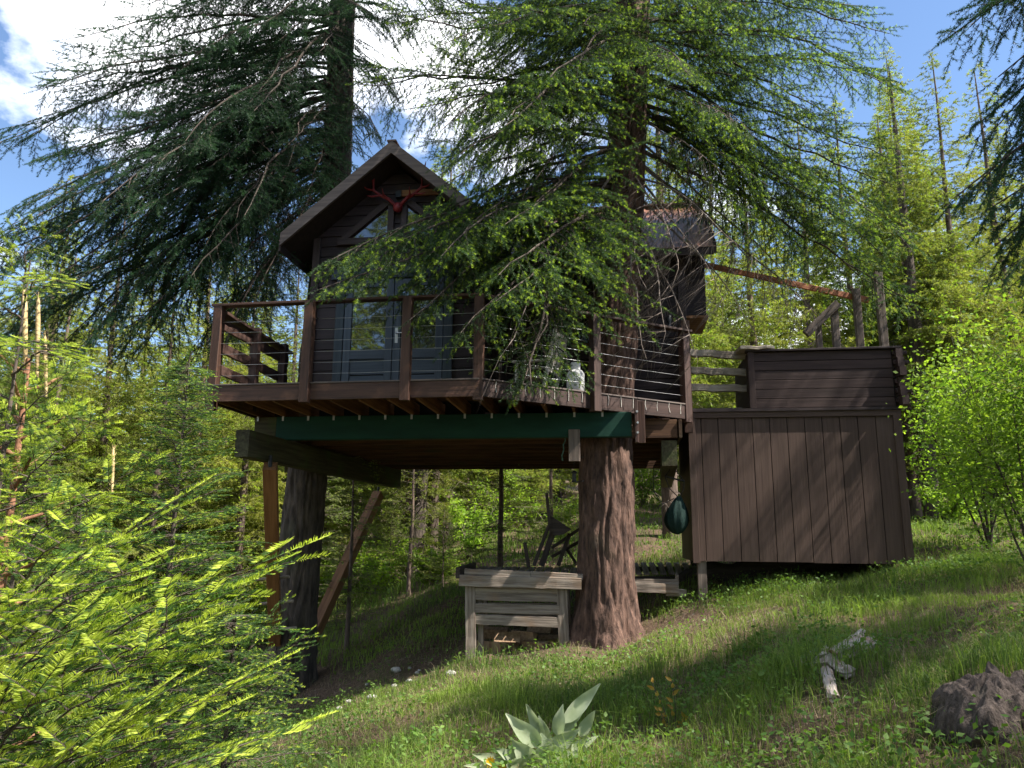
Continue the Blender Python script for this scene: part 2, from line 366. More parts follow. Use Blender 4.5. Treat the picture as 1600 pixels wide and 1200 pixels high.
def tag(o, label=None, cat=None, group=None, kind=None):
    if label: o['label'] = label
    if cat: o['category'] = cat
    if group: o['group'] = group
    if kind: o['kind'] = kind
    return o
def child(o, parent):
    """o's own matrix is given in the thing's frame, whatever part it hangs under."""
    if parent is not None:
        o.parent = parent
        if parent.parent is not None: o.matrix_parent_inverse = parent.matrix_basis.inverted()
    return o
def obj(name, me, parent=None, M=None):
    o = bpy.data.objects.new(name, me); COL.objects.link(o)
    if M is not None: o.matrix_basis = M
    return child(o, parent)
def thing(name, label, cat, loc=(0, 0, 0), rz=0.0, group=None):
    o = bpy.data.objects.new(name, None); COL.objects.link(o)
    o.matrix_basis = Matrix.Translation(loc) @ Matrix.Rotation(rz, 4, 'Z')
    o.empty_display_size = .3
    return tag(o, label, cat, group)
BOX = {}
def box_mesh(l, w, h, mat, rough=0.0):
    key = (round(l, 3), round(w, 3), round(h, 3), mat.name, rough)
    if key not in BOX:
        m = MB(); b = min(.006, w * .12, h * .12)          # chamfered along the length
        poly = [(-w/2 + b, -h/2), (w/2 - b, -h/2), (w/2, -h/2 + b), (w/2, h/2 - b), (w/2 - b, h/2), (-w/2 + b, h/2), (-w/2, h/2 - b), (-w/2, -h/2 + b)]
        if rough:
            n = max(4, int(l / .12)); V = []; r = random.Random(int(l * 1000 + w * 777))
            for k in range(n + 1):
                dy, dz, s = r.uniform(-rough, rough), r.uniform(-rough, rough), 1 + r.uniform(-1, 1) * rough * 4
                V += [(-l/2 + l * k / n, p * s + dy, q * s + dz) for p, q in poly]
            j = np.arange(8); F = np.vstack([np.stack([k * 8 + j, k * 8 + (j + 1) % 8, k * 8 + 8 + (j + 1) % 8, k * 8 + 8 + j], -1) for k in range(n)])
            m.add(V, F)
            m.add(V, [[0, k + 1, k] for k in range(1, 7)] + [[n * 8, n * 8 + k, n * 8 + k + 1] for k in range(1, 7)])
        else: m.prism(poly, 0, -l/2, l/2)
        BOX[key] = m.mesh('board', mat)
    return BOX[key]
def frame(p0, p1, up=(0, 0, 1)):
    p0, p1, up = Vector(p0), Vector(p1), Vector(up)
    x = (p1 - p0).normalized()
    y = up.cross(x)
    if y.length < 1e-4: y = Vector((0, 1, 0)).cross(x)
    if y.length < 1e-4: y = Vector((1, 0, 0)).cross(x)
    y.normalize(); z = x.cross(y)
    M = Matrix((x, y, z)).transposed().to_4x4(); M.translation = (p0 + p1) / 2
    return M
def board(parent, name, p0, p1, w, h, mat, up=(0, 0, 1), rough=0.0):
    """a timber from p0 to p1 (thing frame), w across, h along up."""
    l = (Vector(p1) - Vector(p0)).length
    return obj(name, box_mesh(l, w, h, mat, rough), parent, frame(p0, p1, up))
def tube_obj(parent, name, pts, r, mat, sides=6):
    m = MB(); m.tube(pts, r, sides); return obj(name, m.mesh(name, mat, True), parent)

# ------------------------------------------------------------------ ground sheet
def axis_coords(lo, hi, fine, far_lo, far_hi):
    a = list(np.arange(lo, hi, fine)); s = fine; x = hi; b = []
    while x < far_hi: b.append(x); s *= 1.22; x += s
    s = fine; x = lo - fine; c = []
    while x > far_lo: c.append(x); s *= 1.22; x -= s
    return np.array(c[::-1] + a + b + [far_hi])
xs = axis_coords(-9, 12, .13, -350, 350); ys = axis_coords(1.5, 22, .13, -60, 380)
GX, GYY = np.meshgrid(xs, ys); GZZ = ground(GX, GYY)
gv = np.stack([GX, GYY, GZZ], -1).reshape(-1, 3)
# crumbly relief
gv[:, 2] += np.where((abs(gv[:, 0]) < 12) & (gv[:, 1] < 22), nr.normal(0, .010, len(gv)), 0)
nx, ny = len(xs), len(ys)
i = np.arange(ny - 1)[:, None] * nx; j = np.arange(nx - 1)[None]
gf = np.stack([i + j, i + j + 1, i + nx + j + 1, i + nx + j], -1).reshape(-1, 4)
g_o = obj('ground', mesh_np('ground', gv, [gf], [M_GROUND], smooth=True)); tag(g_o, 'sloping forest floor of brown soil and litter', None, kind='structure')

# ------------------------------------------------------------------ foliage generators
def unit(a): return a / (np.linalg.norm(a, axis=-1, keepdims=True) + 1e-9)
def needles(mb, P, D, Ln, per_m, nl, nw, mi_old, mi_new, newfrac, r, flat=0.0, ang=(0.75, 1.15), tipstart=.55, two=False):
    """needles along straight twigs: P start (n,3), D unit direction (n,3), Ln length (n)."""
    n = len(P)
    if not n: return
    k = np.maximum(3, np.round(Ln * per_m)).astype(int)
    idx = np.repeat(np.arange(n), k); T = len(idx)
    t = r.random(T) ** .9
    d = D[idx]; pos = P[idx] + d * (t * Ln[idx])[:, None]
    up = np.tile([0, 0, 1.], (T, 1)); a = unit(np.cross(d, up) + 1e-5); b = np.cross(a, d)
    if flat > 0:
        s = np.where(r.random(T) < .5, 1., -1.); phi = np.where(s > 0, 0, PI) + r.normal(0, .35 * (1.2 - flat), T) + s * .35
    else: phi = r.random(T) * 2 * PI
    rad = a * np.cos(phi)[:, None] + b * np.sin(phi)[:, None]
    if flat > .7: ang = (.95, 1.35)
    an = r.uniform(ang[0], ang[1], T)[:, None]
    nd = d * np.cos(an) + rad * np.sin(an)
    isnew = (r.random(n) < newfrac)[idx] & (t > tipstart)
    L = nl * r.uniform(.75, 1.2, T) * (1 - .35 * np.clip((t - .75) * 4, 0, 1))
    sd = unit(np.cross(nd, unit(r.normal(size=(T, 3))))) * (nw / 2)
    tip = pos + nd * L[:, None]
    if two:
        mid = pos + nd * (L * .45)[:, None]
        V = np.stack([pos, mid - sd, tip, mid + sd], 1).reshape(-1, 3); F = np.arange(T * 4).reshape(-1, 4)
    else:
        V = np.stack([pos - sd, pos + sd, tip], 1).reshape(-1, 3); F = np.arange(T * 3).reshape(-1, 3)
    w = F.shape[1]
    for flag, mi in ((False, mi_old), (True, mi_new)):
        sel = np.where(isnew == flag)[0]
        if len(sel):
            mb.add(V.reshape(T, w, 3)[sel].reshape(-1, 3), np.arange(len(sel) * w).reshape(-1, w), mi)
def sticks(mb, P, Q, w, mi):
    """thin twigs as 3-sided tapered spikes."""
    P = np.asarray(P, float); Q = np.asarray(Q, float); n = len(P)
    if not n: return
    d = unit(Q - P); a = unit(np.cross(d, [0.31, .2, .93])); b = np.cross(a, d)
    w = np.broadcast_to(np.asarray(w, float), (n,))[:, None]
    V = np.stack([P + a * w, P - a * w * .5 + b * w * .87, P - a * w * .5 - b * w * .87, Q], 1).reshape(-1, 3)
    o = np.arange(n)[:, None, None] * 4
    F = (o + np.array([[0, 1, 3], [1, 2, 3], [2, 0, 3]])).reshape(-1, 3)
    mb.add(V, F, mi)
def bough(name, L, seed, mats, arch=.10, sec_gap=.085, sec_ratio=.34, ter_gap=.05, ter_len=.17, per_m=95, nl=.026, nw=.005, weep=.5, new=.3, bare=.18, flat=0.0, limb_r=.032, two=False, sag=.25, tern=.8, tipstart=.55):
    """one fir bough along +X whose tip lies on the X axis: limb, side branches, hanging twigs, needles.
    mats: limb, needles, new growth"""
    r = np.random.default_rng(seed); mb = MB()
    s = np.linspace(0, 1, 14)
    wob = np.cumsum(r.normal(0, .012, 14)) * L; wob -= wob[-1] * s
    main = np.stack([L * s, wob, L * arch * np.sin(PI * s ** .85) + L * .012 * np.sin(9 * s + seed)], -1); main[:, 2] -= main[-1, 2] * s
    mb.tube(main, limb_r * (1 - .85 * s), 5, 0, cap=False)
    tp, td, tl = [], [], []; sp, sq, sw = [], [], []
    n2 = max(6, int(L * (1 - bare) / sec_gap)); side = 1
    for q in range(n2):
        u = bare + (1 - bare) * (q + r.random() * .8) / n2
        if u > .99: continue
        k = u * 13; i0 = min(12, int(k)); p = main[i0] + (main[i0 + 1] - main[i0]) * (k - i0)
        f = unit(main[i0 + 1] - main[i0]); side = -side
        an = math.radians(r.uniform(38, 72)) * side
        d = np.array([f[0] * math.cos(an) - f[1] * math.sin(an), f[0] * math.sin(an) + f[1] * math.cos(an), f[2] * .5 - weep * r.uniform(.1, .75)])
        d = unit(d)
        env = min(1, (u - bare) / .16 + .35) * ((1 - u) ** .6 + .10)
        l2 = sec_ratio * L * env * r.uniform(.6, 1.25)
        m = max(3, int(l2 / .12)); ss = np.linspace(0, 1, m + 1)
        pts = p + d * (ss * l2)[:, None]; pts[:, 2] -= sag * l2 * ss ** 2 * r.uniform(.4, 1.3)
        pts[1:, :2] += np.cumsum(r.normal(0, .007 * l2, (m, 2)), 0)
        sp.append(pts[:-1]); sq.append(pts[1:]); sw.append(.0065 * (1 - ss[:-1]) * (l2 / .8 + .35) + .0015)
        cum = 0; sd = 1; x = .03 + r.random() * ter_gap
        while x < l2:
            t = x / l2; kk = t * m; i1 = min(m - 1, int(kk)); pp = pts[i1] + (pts[i1 + 1] - pts[i1]) * (kk - i1); ff = unit(pts[i1 + 1] - pts[i1])
            sd = -sd; a2 = math.radians(r.uniform(32, 70)) * sd
            dd = np.array([ff[0] * math.cos(a2) - ff[1] * math.sin(a2), ff[0] * math.sin(a2) + ff[1] * math.cos(a2), ff[2] - weep * r.uniform(-.15, 1.15)])
            if r.random() < tern:
                tp.append(pp); td.append(unit(dd)); tl.append(ter_len * r.uniform(.5, 1.3) * (1 - .55 * t))
            x += ter_gap * r.uniform(.7, 1.3)
        tp.append(pts[-1]); td.append(unit(pts[-1] - pts[-2])); tl.append(ter_len * .7)
        for w in range(m):                                  # needles on the branchlet itself
            if w / m > .3:
                tp.append(pts[w]); td.append(unit(pts[w + 1] - pts[w])); tl.append(np.linalg.norm(pts[w + 1] - pts[w]))
    tp.append(main[-1]); td.append(unit(main[-1] - main[-2])); tl.append(ter_len)
    tp, td, tl = np.array(tp), np.array(td), np.array(tl)
    sticks(mb, np.vstack(sp), np.vstack(sq), np.concatenate(sw), 0)
    if per_m > 0:
        sticks(mb, tp, tp + td * tl[:, None], .0022, 0)
        needles(mb, tp, td, tl, per_m, nl, nw, 1, 2, new, r, flat, two=two, tipstart=tipstart)
    else:                                                   # dead bough: bare crooked twigs
        e = tp + td * tl[:, None] * 1.3; e[:, 2] -= tl * .7
        sticks(mb, tp, e, .003, 0)
        g = r.random(len(tp)) < .6; e2 = e[g] + r.normal(0, .07, (g.sum(), 3)) - np.array([0, 0, .12]); sticks(mb, (tp[g] + e[g]) / 2, e2, .002, 0)
    return mb.mesh(name, mats)
FIR = [M_LIMB, M_NEEDLE, M_NEWTIP]
BIG = [bough('fir_bough_big', 4.0, 11 + k, FIR, arch=.05 + .03 * (k % 3), weep=.40 + .2 * (k % 3), sec_ratio=.36 + .06 * (k % 2), sec_gap=.085, per_m=330, nl=.032, nw=.0056, new=.42, limb_r=.036, ter_len=.19, ter_gap=.055, sag=.16, bare=.14, tern=.9, tipstart=.5) for k in range(5)]
MID = [bough('fir_bough_mid', 2.4, 31 + k, FIR, arch=.04 + .04 * (k % 2), weep=.6, sec_ratio=.44, sec_gap=.080, per_m=330, nl=.032, nw=.0056, new=.45, limb_r=.022, ter_len=.18, ter_gap=.052, sag=.2, bare=.14, tern=.9, tipstart=.5) for k in range(4)]
DEADB = [bough('dead_bough', 2.6, 51 + k, [M_DEAD], arch=.05, weep=.7, sec_ratio=.36, sec_gap=.13, ter_gap=.11, ter_len=.26, per_m=0, bare=.12, limb_r=.022, sag=.9, tern=.6) for k in range(3)]
YFIR = [M_LIMB, M_NEEDLEY, M_YTIP]
YB = [bough('young_fir_bough', 1.0, 71 + k, YFIR, arch=.05, weep=.06, sec_ratio=.40, sec_gap=.062, ter_gap=.13, ter_len=.21, per_m=700, nl=.030, nw=.0032, new=.85, bare=.05, flat=.9, limb_r=.008, two=True, sag=.04, tipstart=.32, tern=.7) for k in range(4)]
YB2 = [bough('shaded_young_fir_bough', 1.0, 81 + k, YFIR, arch=.05, weep=.18, sec_ratio=.38, sec_gap=.055, ter_gap=.065, ter_len=.13, per_m=420, nl=.030, nw=.0046, new=.42, bare=.06, flat=.6, limb_r=.008, sag=.08, tipstart=.55, tern=.8) for k in range(3)]

def trunk_mesh(name, pts, rad, mat, sides=72, step=.05, amp=.05, flare=(.55, .9), seed=0, furrow=(9.0, 1.1)):
    """bark-ridged trunk through control points (local frame, base at origin)."""
    P = np.asarray(pts, float); L = np.concatenate([[0], np.cumsum(np.linalg.norm(np.diff(P, axis=0), axis=1))])
    n = int(L[-1] / step) + 1; t = np.linspace(0, L[-1], n)
    C = np.stack([np.interp(t, L, P[:, k]) for k in range(3)], -1); R = np.interp(t, L, rad)
    R = R * (1 + flare[0] * np.exp(-t / flare[1] * 2.2))
    an = np.linspace(0, 2 * PI, sides, endpoint=False)
    V = np.zeros((n, sides, 3))
    for a in range(n):
        fl = math.exp(-t[a] / flare[1] * 2)
        for b in range(sides):
            c, s = math.cos(an[b]), math.sin(an[b])
            q = Vector((c * R[a] * furrow[0], s * R[a] * furrow[0], t[a] * furrow[1] + seed))
            h = mnoise.noise(q); h2 = mnoise.noise(q * 2.3 + Vector((5, 3, seed)))
            rid = min(.45, 2.6 * abs(h) - .3) + h2 * .35
            lobe = .20 * fl * math.sin(5 * an[b] + seed) + .06 * mnoise.noise(Vector((c * 1.5, s * 1.5, t[a] * .5 + seed)))
            rr = R[a] * (1 + lobe) + amp * rid
            V[a, b] = (C[a, 0] + c * rr, C[a, 1] + s * rr, C[a, 2])
    i = np.arange(n - 1)[:, None] * sides; j = np.arange(sides)[None]; j2 = (j + 1) % sides
    F = np.stack([i + j, i + j2, i + sides + j2, i + sides + j], -1).reshape(-1, 4)
    return mesh_np(name, V.reshape(-1, 3), [F], [mat], smooth=True)
def place_bough(parent, me, L0, a, b, origin, name='bough', roll=0.0, tint=None):
    """bough mesh of nominal length L0 from world point a (on the trunk) to world point b (tip)."""
    a, b = Vector(a), Vector(b)
    M = frame(a, b); M.translation = a - Vector(origin)
    s = (b - a).length / L0
    o = obj(name, me, parent, M @ Matrix.Rotation(roll, 4, 'X') @ Matrix.Diagonal((s, max(.75, min(1.15, s)), max(.75, min(1.15, s)), 1)))
    if tint: o.color = (*tint, 1)
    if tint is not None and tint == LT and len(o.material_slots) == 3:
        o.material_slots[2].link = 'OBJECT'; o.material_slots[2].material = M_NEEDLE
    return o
LT = (.55, .72, .95)  # shade put into the needle colour: darker, bluer, without bright new tips

# ------------------------------------------------------------------ the two big firs that carry the treehouse
def on_trunk(base, pts, z):
    P = np.array(pts); zz = z - base.z
    return Vector((base.x + np.interp(zz, P[:, 2], P[:, 0]), base.y + np.interp(zz, P[:, 2], P[:, 1]), z))
FB = Vector((1.47, 12.35, gz(1.47, 12.35) - .12))
fpts = [(0, 0, 0), (.05, 0, 3), (.24, .0, 5.2), (.40, 0, 7), (.62, 0, 10.2), (.9, 0, 16), (1.0, 0, 22)]
fir = thing('fir_tree', 'large fir with thick reddish brown furrowed trunk rising through the deck beside the rocking chair', 'tree', FB)
obj('trunk', trunk_mesh('fir_trunk', fpts, [.43, .41, .355, .335, .30, .2, .05], M_BARK, 130, .036, .058, (.55, .85), 3.0, (7.5, 1.3)), fir)
bi = 0
FT = (1.0, 1.0, 1.0)
def fb(z, px, py, Y, roll=0, kind=None, par=None, base=None, pts=None, tint=None):
    global bi
    base = base or FB; pts = pts or fpts; par = par or fir
    a = on_trunk(base, pts, z); b = on_y(px, py, Y)
    if kind == 'dead': me, L0 = DEADB[bi % 3], 2.6
    elif (b - a).length > 3.1: me, L0 = BIG[bi % 5], 4.0
    else: me, L0 = MID[bi % 4], 2.4
    bi += 1
    return place_bough(par, me, L0, a, b, base, 'dead_bough' if kind == 'dead' else 'bough', roll, tint)
for a in [  # attach height, tip pixel, tip depth
    (7.4, 500, 452, 9.9), (7.2, 560, 420, 10.2), (7.1, 640, 500, 10.0), (6.9, 720, 520, 9.9), (7.1, 830, 600, 10.0), (6.9, 775, 470, 9.6), (7.4, 690, 400, 9.7),
    (7.8, 670, 350, 10.4), (8.4, 690, 290, 10.3), (8.0, 720, 370, 10.0), (8.1, 790, 350, 9.6), (8.9, 560, 130, 11.4), (9.0, 640, 170, 10.6),
    (9.2, 720, 240, 9.9), (9.3, 800, 180, 9.4), (9.9, 600, 20, 11.6), (10.2, 690, 70, 10.4), (10.4, 770, 40, 9.6), (10.2, 860, 120, 9.4), 
    (10.8, 920, 40, 9.6), (11.2, 830, -60, 9.6), (11.3, 640, -80, 10.5), (11.6, 1050, -20, 9.5),
    (10.0, 1080, 120, 9.6), (10.3, 1160, 40, 10.2), (9.7, 1150, 190, 10.4), (9.2, 1200, 290, 11.0), (10.5, 1260, 60, 11.3), (9.8, 1280, 180, 11.5), (9.3, 1300, 330, 12.2),
    (9.9, 1380, 130, 12.4), (9.3, 1400, 290, 12.8), (8.9, 1380, 400, 13.0), (10.6, 1350, 10, 12.3), (9.0, 1260, 400, 12.6), (8.6, 1190, 350, 11.5), (8.5, 1420, 470, 13.2), (11, 1220, -40, 11),
    (10.5, 1180, 130, 15), (10.4, 860, 60, 14.5), (9.5, 760, 160, 15), (10.9, 1000, 30, 15.2), (8.9, 700, 260, 14.8)]:
    fb(*a, roll=rng.uniform(-.35, .35))
    if not (860 < a[1] < 1060 and a[3] < 12): fb(a[0] + rng.uniform(-.2, .9), a[1] + rng.uniform(-45, 45), a[2] + rng.uniform(-45, 25), a[3] + rng.uniform(-.2, 1.2), roll=rng.uniform(-.35, .35))
for a in [(7.9, 1130, 470, 11.6), (7.6, 1180, 520, 12.5), (8.2, 1230, 470, 13.2), (7.2, 1090, 560, 11.5), (8.6, 1290, 500, 13.8), (7.3, 1040, 520, 11.2), (6.9, 1010, 560, 11.3), (8.0, 1060, 420, 11.0), (7.9, 1150, 380, 11.0), (8.9, 1120, 260, 10.8), (8.1, 780, 560, 10.1), (9.4, 820, 300, 10.5), (7.4, 1010, 450, 11.0), (8.2, 1340, 560, 14.2)]:
    fb(*a, roll=rng.uniform(-.5, .5), kind='dead')
for q in range(34):                                         # the crown above the frame, which shades the house
    z = 11.8 + q * .28; an = q * 2.4; l = 4.2 * (1 - (z - 11.5) / 13) + .5
    a = on_trunk(FB, fpts, z); b = a + Vector((math.cos(an) * l, math.sin(an) * l, -.25 * l))
    place_bough(fir, BIG[q % 5] if l > 3 else MID[q % 4], 4.0 if l > 3 else 2.4, a, b, FB)

LB = Vector((-3.92, 14.55, gz(-3.92, 14.55) - .15))
lpts = [(0, 0, 0), (.02, 0, 2.6), (.06, 0, 4), (.30, 0, 10.4), (.22, 0, 13.5), (.2, 0, 19), (.2, 0, 25)]
lfir = thing('fir_tree', 'dark fir with grey brown trunk and wide drooping boughs beside the gable end', 'tree', LB)
obj('trunk', trunk_mesh('dark_fir_trunk', lpts, [.40, .365, .35, .27, .25, .16, .04], M_BARKD, 96, .04, .05, (.35, .8), 9.0, (8, 1.2)), lfir)
for a in [(10.6, 15, 330, 12.6), (10.9, 60, 250, 13), (11.6, 60, 140, 12.8), (12.4, 110, 60, 13), (13, 210, 10, 13), (10.2, 0, 420, 12.4), (9.8, 50, 480, 12.6), (9.3, 140, 520, 12.6), (9.0, 240, 520, 12.8), (9.4, 300, 430, 12.2),
          (9.9, 370, 340, 12.4), (10.4, 200, 340, 12), (11.2, 290, 220, 12), (11.8, 390, 160, 12.2), (12.5, 330, 70, 12.2), (10.3, 110, 390, 13.4), (9.7, 220, 440, 13.6), (8.6, 400, 470, 12.8), (10.6, 450, 260, 12.4), (8.4, 330, 540, 13.0),
          (12, 180, 120, 14), (11, 130, 240, 14.6), (10.8, 260, 260, 15), (10, 330, 380, 15.4), (12.6, 440, 60, 12.6), (13.2, 300, -30, 12.8), (13.6, 420, -40, 12.6), (12.2, 20, 230, 14.5), (9.2, 70, 560, 14), (8.8, 180, 560, 14.4), (8.5, 280, 590, 14.6), (11.5, 220, 180, 16),
          (11.6, 610, 120, 13.2), (12.4, 630, 30, 13.2), (10.8, 590, 210, 13.6), (12.9, 560, 10, 12.8), (10.2, 480, 300, 13), (9.3, 450, 370, 13.2), (12.3, 500, 80, 12.6), (13.4, 160, -30, 14), (9.0, -30, 560, 13.5), (10.0, -60, 420, 13.4)]:
    fb(*a, roll=rng.uniform(-.35, .35), par=lfir, base=LB, pts=lpts, tint=LT)
    fb(a[0] + rng.uniform(-.3, .6), a[1] + rng.uniform(-50, 50), a[2] + rng.uniform(-50, 40), a[3] + rng.uniform(-.6, 1), roll=rng.uniform(-.35, .35), par=lfir, base=LB, pts=lpts, tint=LT)
for a in [(9.6, 330, 300, 13.6), (9.0, 260, 420, 13.8), (8.7, 380, 440, 13.4), (10.4, 360, 230, 13.2), (8.4, 420, 500, 13.6), (10.9, 420, 200, 13.4), (9.5, 420, 330, 13), (11.4, 580, 160, 13.2)]:
    fb(*a, roll=rng.uniform(-.5, .5), kind='dead', par=lfir, base=LB, pts=lpts)
for q in range(30):
    z = 13.6 + q * .33; an = q * 2.4; l = 3.9 * (1 - (z - 13) / 12.5) + .4
    a = on_trunk(LB, lpts, z); b = a + Vector((math.cos(an) * l, math.sin(an) * l, -.3 * l))
    place_bough(lfir, BIG[q % 5] if l > 3 else MID[q % 4], 4.0 if l > 3 else 2.4, a, b, LB, tint=LT)

# ------------------------------------------------------------------ treehouse (frame: u along the front, v into depth, z world height)
HO = Vector((-4.43, 11.10, 0)); HR = math.radians(-8)
TH = thing('treehouse', 'dark brown gabled treehouse with wraparound deck carried on a green beam between two firs', 'treehouse', HO, HR)
HM = Matrix.Translation(HO) @ Matrix.Rotation(HR, 4, 'Z'); HMI = HM.inverted()
def hloc(p): return HMI @ Vector(p)
DZ, UC, HW, VF = 3.80, 2.25, 1.47, 1.60
RT, RZ = .84, 8.16                                          # roof slope and ridge height
UL, UR = UC - HW, UC + HW
def pris(parent, name, poly, axis, a0, a1, mat):
    m = MB(); m.prism(poly, axis, a0, a1); return obj(name, m.mesh(name, mat), parent)
def bx(parent, name, lo, hi, mat):
    m = MB(); lo, hi = np.array(lo), np.array(hi); m.box((lo + hi) / 2, hi - lo); return obj(name, m.mesh(name, mat), parent)
# front wall
half = lambda z: max(0.0, min(HW, (RZ - .24 - z) / RT))
zt = RZ - .24 - RT * HW
fw = pris(TH, 'front_wall', [(UL, DZ), (UR, DZ), (UR, zt), (UC, RZ - .24), (UL, zt)], 1, VF + .025, VF + .12, M_SHEATH)
z = DZ; EX = .183
DU0, DU1, DZT = 1.24, 3.26, 6.02                            # outer edges of the door trim
while z < RZ - .35:
    z1 = z + EX - .012; h0, h1 = half(z), half(z1)
    if h0 < .06: break
    segs = [(UC - h0, UC - h1, UC + h1, UC + h0)]
    if z < DZT: segs = [(UC - h0, UC - h1, DU0, DU0), (DU1, DU1, UC + h1, UC + h0)]
    for a, b, c, d in segs:
        m = MB(); m.prism([(a, z), (d, z), (c, z1), (b, z1)], 1, VF, VF + .022)
        V = m.V[0]; V[[0, 1], 1] -= .010                     # lapped: bottom edge stands proud
        obj('siding_board', m.mesh('siding_board', M_SIDING), fw)
    z += EX
for u in (UL + .05, UR - .05): board(TH, 'corner_trim', (u, VF - .03, DZ), (u, VF - .03, zt), .13, .04, M_TRIM, (0, 1, 0))
# doors
for s in (-1, 1):
    a, b = (DU0 + .16, UC - .006) if s < 0 else (UC + .006, DU1 - .16)
    d = bx(TH, 'door', (a, VF - .01, DZ + .03), (b, VF + .03, DZT - .12), M_SHEATH); d['label'] = 'slate blue glazed door leaf'
    st = .125
    for p, q in (((a + st/2, 0), (a + st/2, 1)), ((b - st/2, 0), (b - st/2, 1))):
        board(d, 'door_stile', (p[0], VF - .03, DZ + .03), (q[0], VF - .03, DZT - .12), st, .045, M_DOOR, (0, 1, 0))
    for zz, hh in ((DZ + .16, .24), (DZ + .80, .16), (DZT - .19, .13)):
        board(d, 'door_rail', (a + st, VF - .03, zz), (b - st, VF - .03, zz), hh, .042, M_DOOR, (0, 1, 0))
    for zz in (DZ + .375, DZ + .53, DZ + .655): board(d, 'kick_panel', (a + st, VF - .012, zz), (b - st, VF - .012, zz), .135, .02, M_DOOR, (0, 1, 0))
    bx(d, 'pane', (a + st - .01, VF - .022, DZ + .88), (b - st + .01, VF - .014, DZT - .25), M_GLASS)
    if s > 0:
        bx(d, 'handle_plate', (a + .035, VF - .058, DZ + .98), (a + .085, VF - .05, DZ + 1.24), M_GALV)
        tube_obj(d, 'handle', [(a + .06, VF - .06, DZ + 1.14), (a + .06, VF - .10, DZ + 1.14), (a + .16, VF - .10, DZ + 1.14)], .011, M_GALV)
for u in (DU0 + .075, DU1 - .075): board(TH, 'door_trim', (u, VF - .035, DZ), (u, VF - .035, DZT - .1), .15, .05, M_DTRIM, (0, 1, 0))
pris(TH, 'door_header', [(DU0 - .1, DZT - .1), (DU1 + .1, DZT - .1), (DU1 + .1, DZT + .02), (DU1 - .05, DZT + .14), (DU0 + .05, DZT + .14), (DU0 - .1, DZT + .02)], 1, VF - .07, VF - .012, M_DTRIM)
# triangular gable windows
for s in (-1, 1):
    e = lambda u: UC + s * (UC - u)
    P = [(e(1.46), 6.66), (e(2.08), 6.66), (e(2.08), 7.18)]
    P = P if s < 0 else P[::-1]
    P = [(e(p), q) for p, q in [(1.46, 6.66), (2.08, 6.66), (2.08, 7.18)]] if s > 0 else [(1.46, 6.66), (2.08, 6.66), (2.08, 7.18)]
    if s > 0: P = P[::-1]
    w = pris(TH, 'gable_window', P, 1, VF - .028, VF - .014, M_GLASS)
    for p, q, ww in (((1.20, 6.60), (2.16, 6.60), .12), ((2.135, 6.665), (2.135, 7.30), .11), ((1.28, 6.63), (2.06, 7.28), .11)):
        board(w, 'window_frame', (e(p[0]), VF - .045, p[1]), (e(q[0]), VF - .045, q[1]), ww, .045 if ww != .12 else .05, M_TRIM, (0, 1, 0))
board(TH, 'gable_trim', (UC + .06, VF - .04, 7.44), (UR - .45, VF - .04, 7.44), .11, .04, M_JOIST, (0, 1, 0))
bx(TH, 'floodlight', (UC - .04, VF - .09, 7.36), (UC + .06, VF - .012, 7.47), M_BLACK)
# side and rear walls, wing
bx(TH, 'side_wall', (UL, VF + .12, DZ), (UL + .1, 7.2, zt), M_SIDING)
sw = bx(TH, 'side_wall', (UR - .1, VF + .122, DZ), (UR - .024, 2.8, zt), M_SHEATH)
k = 0
while k * EX < zt - DZ - .1:
    board(sw, 'siding_board', (UR - .012, VF + .03, DZ + k * EX + EX / 2), (UR - .012, 2.80, DZ + k * EX + EX / 2), EX - .012, .022, M_SIDING, (1, 0, 0)); k += 1
pris(TH, 'rear_wall', [(UL, DZ), (UR, DZ), (UR, zt), (UC, RZ - .3), (UL, zt)], 1, 7.2, 7.3, M_SIDING)
WV, WV2, WU = 2.80, 5.60, 7.12
ww = bx(TH, 'wing_wall', (UR - .02, WV + .025, DZ), (WU, WV + .12, 6.72), M_SHEATH)
WIN = (5.20, 5.72, 5.00, 5.75)
k = 0
while DZ + k * EX < 6.66:
    zz = DZ + k * EX + EX / 2
    for a, b in (((UR + .002, WU),) if zz < WIN[2] - .1 or zz > WIN[3] + .1 else ((UR + .002, WIN[0]), (WIN[1], WU))):
        board(ww, 'siding_board', (a, WV + .011, zz), (b, WV + .011, zz), EX - .012, .022, M_SIDING, (0, 1, 0))
    k += 1
w = bx(TH, 'wing_window', (WIN[0], WV - .012, WIN[2]), (WIN[1], WV - .004, WIN[3]), M_GLASS)
for a, b in (((WIN[0] - .05, WIN[2] - .04), (WIN[1] + .05, WIN[2] - .04)), ((WIN[0] - .05, WIN[3] + .04), (WIN[1] + .05, WIN[3] + .04))):
    board(w, 'window_frame', (a[0], WV - .03, a[1]), (b[0], WV - .03, b[1]), .09, .04, M_JOIST, (0, 1, 0))
for u in (WIN[0] - .02, WIN[1] + .02): board(w, 'window_frame', (u, WV - .028, WIN[2]), (u, WV - .028, WIN[3]), .07, .036, M_TRIM, (0, 1, 0))
for u in (UR + .06, WU - .05): board(TH, 'corner_trim', (u, WV - .028, DZ), (u, WV - .028, 6.70), .13, .04, M_TRIM, (0, 1, 0))
VR, EV, EZ, WRZ = 4.20, 2.42, 6.64, 8.15
pris(TH, 'wing_end_wall', [(WV + .13, DZ), (WV2, DZ), (WV2, 6.75), (VR, 7.93), (WV + .13, 6.75)], 0, WU - .1, WU - .002, M_SIDING)
bx(TH, 'rear_wing_wall', (UR, WV2, DZ), (WU - .1, WV2 + .1, 6.75), M_SIDING)
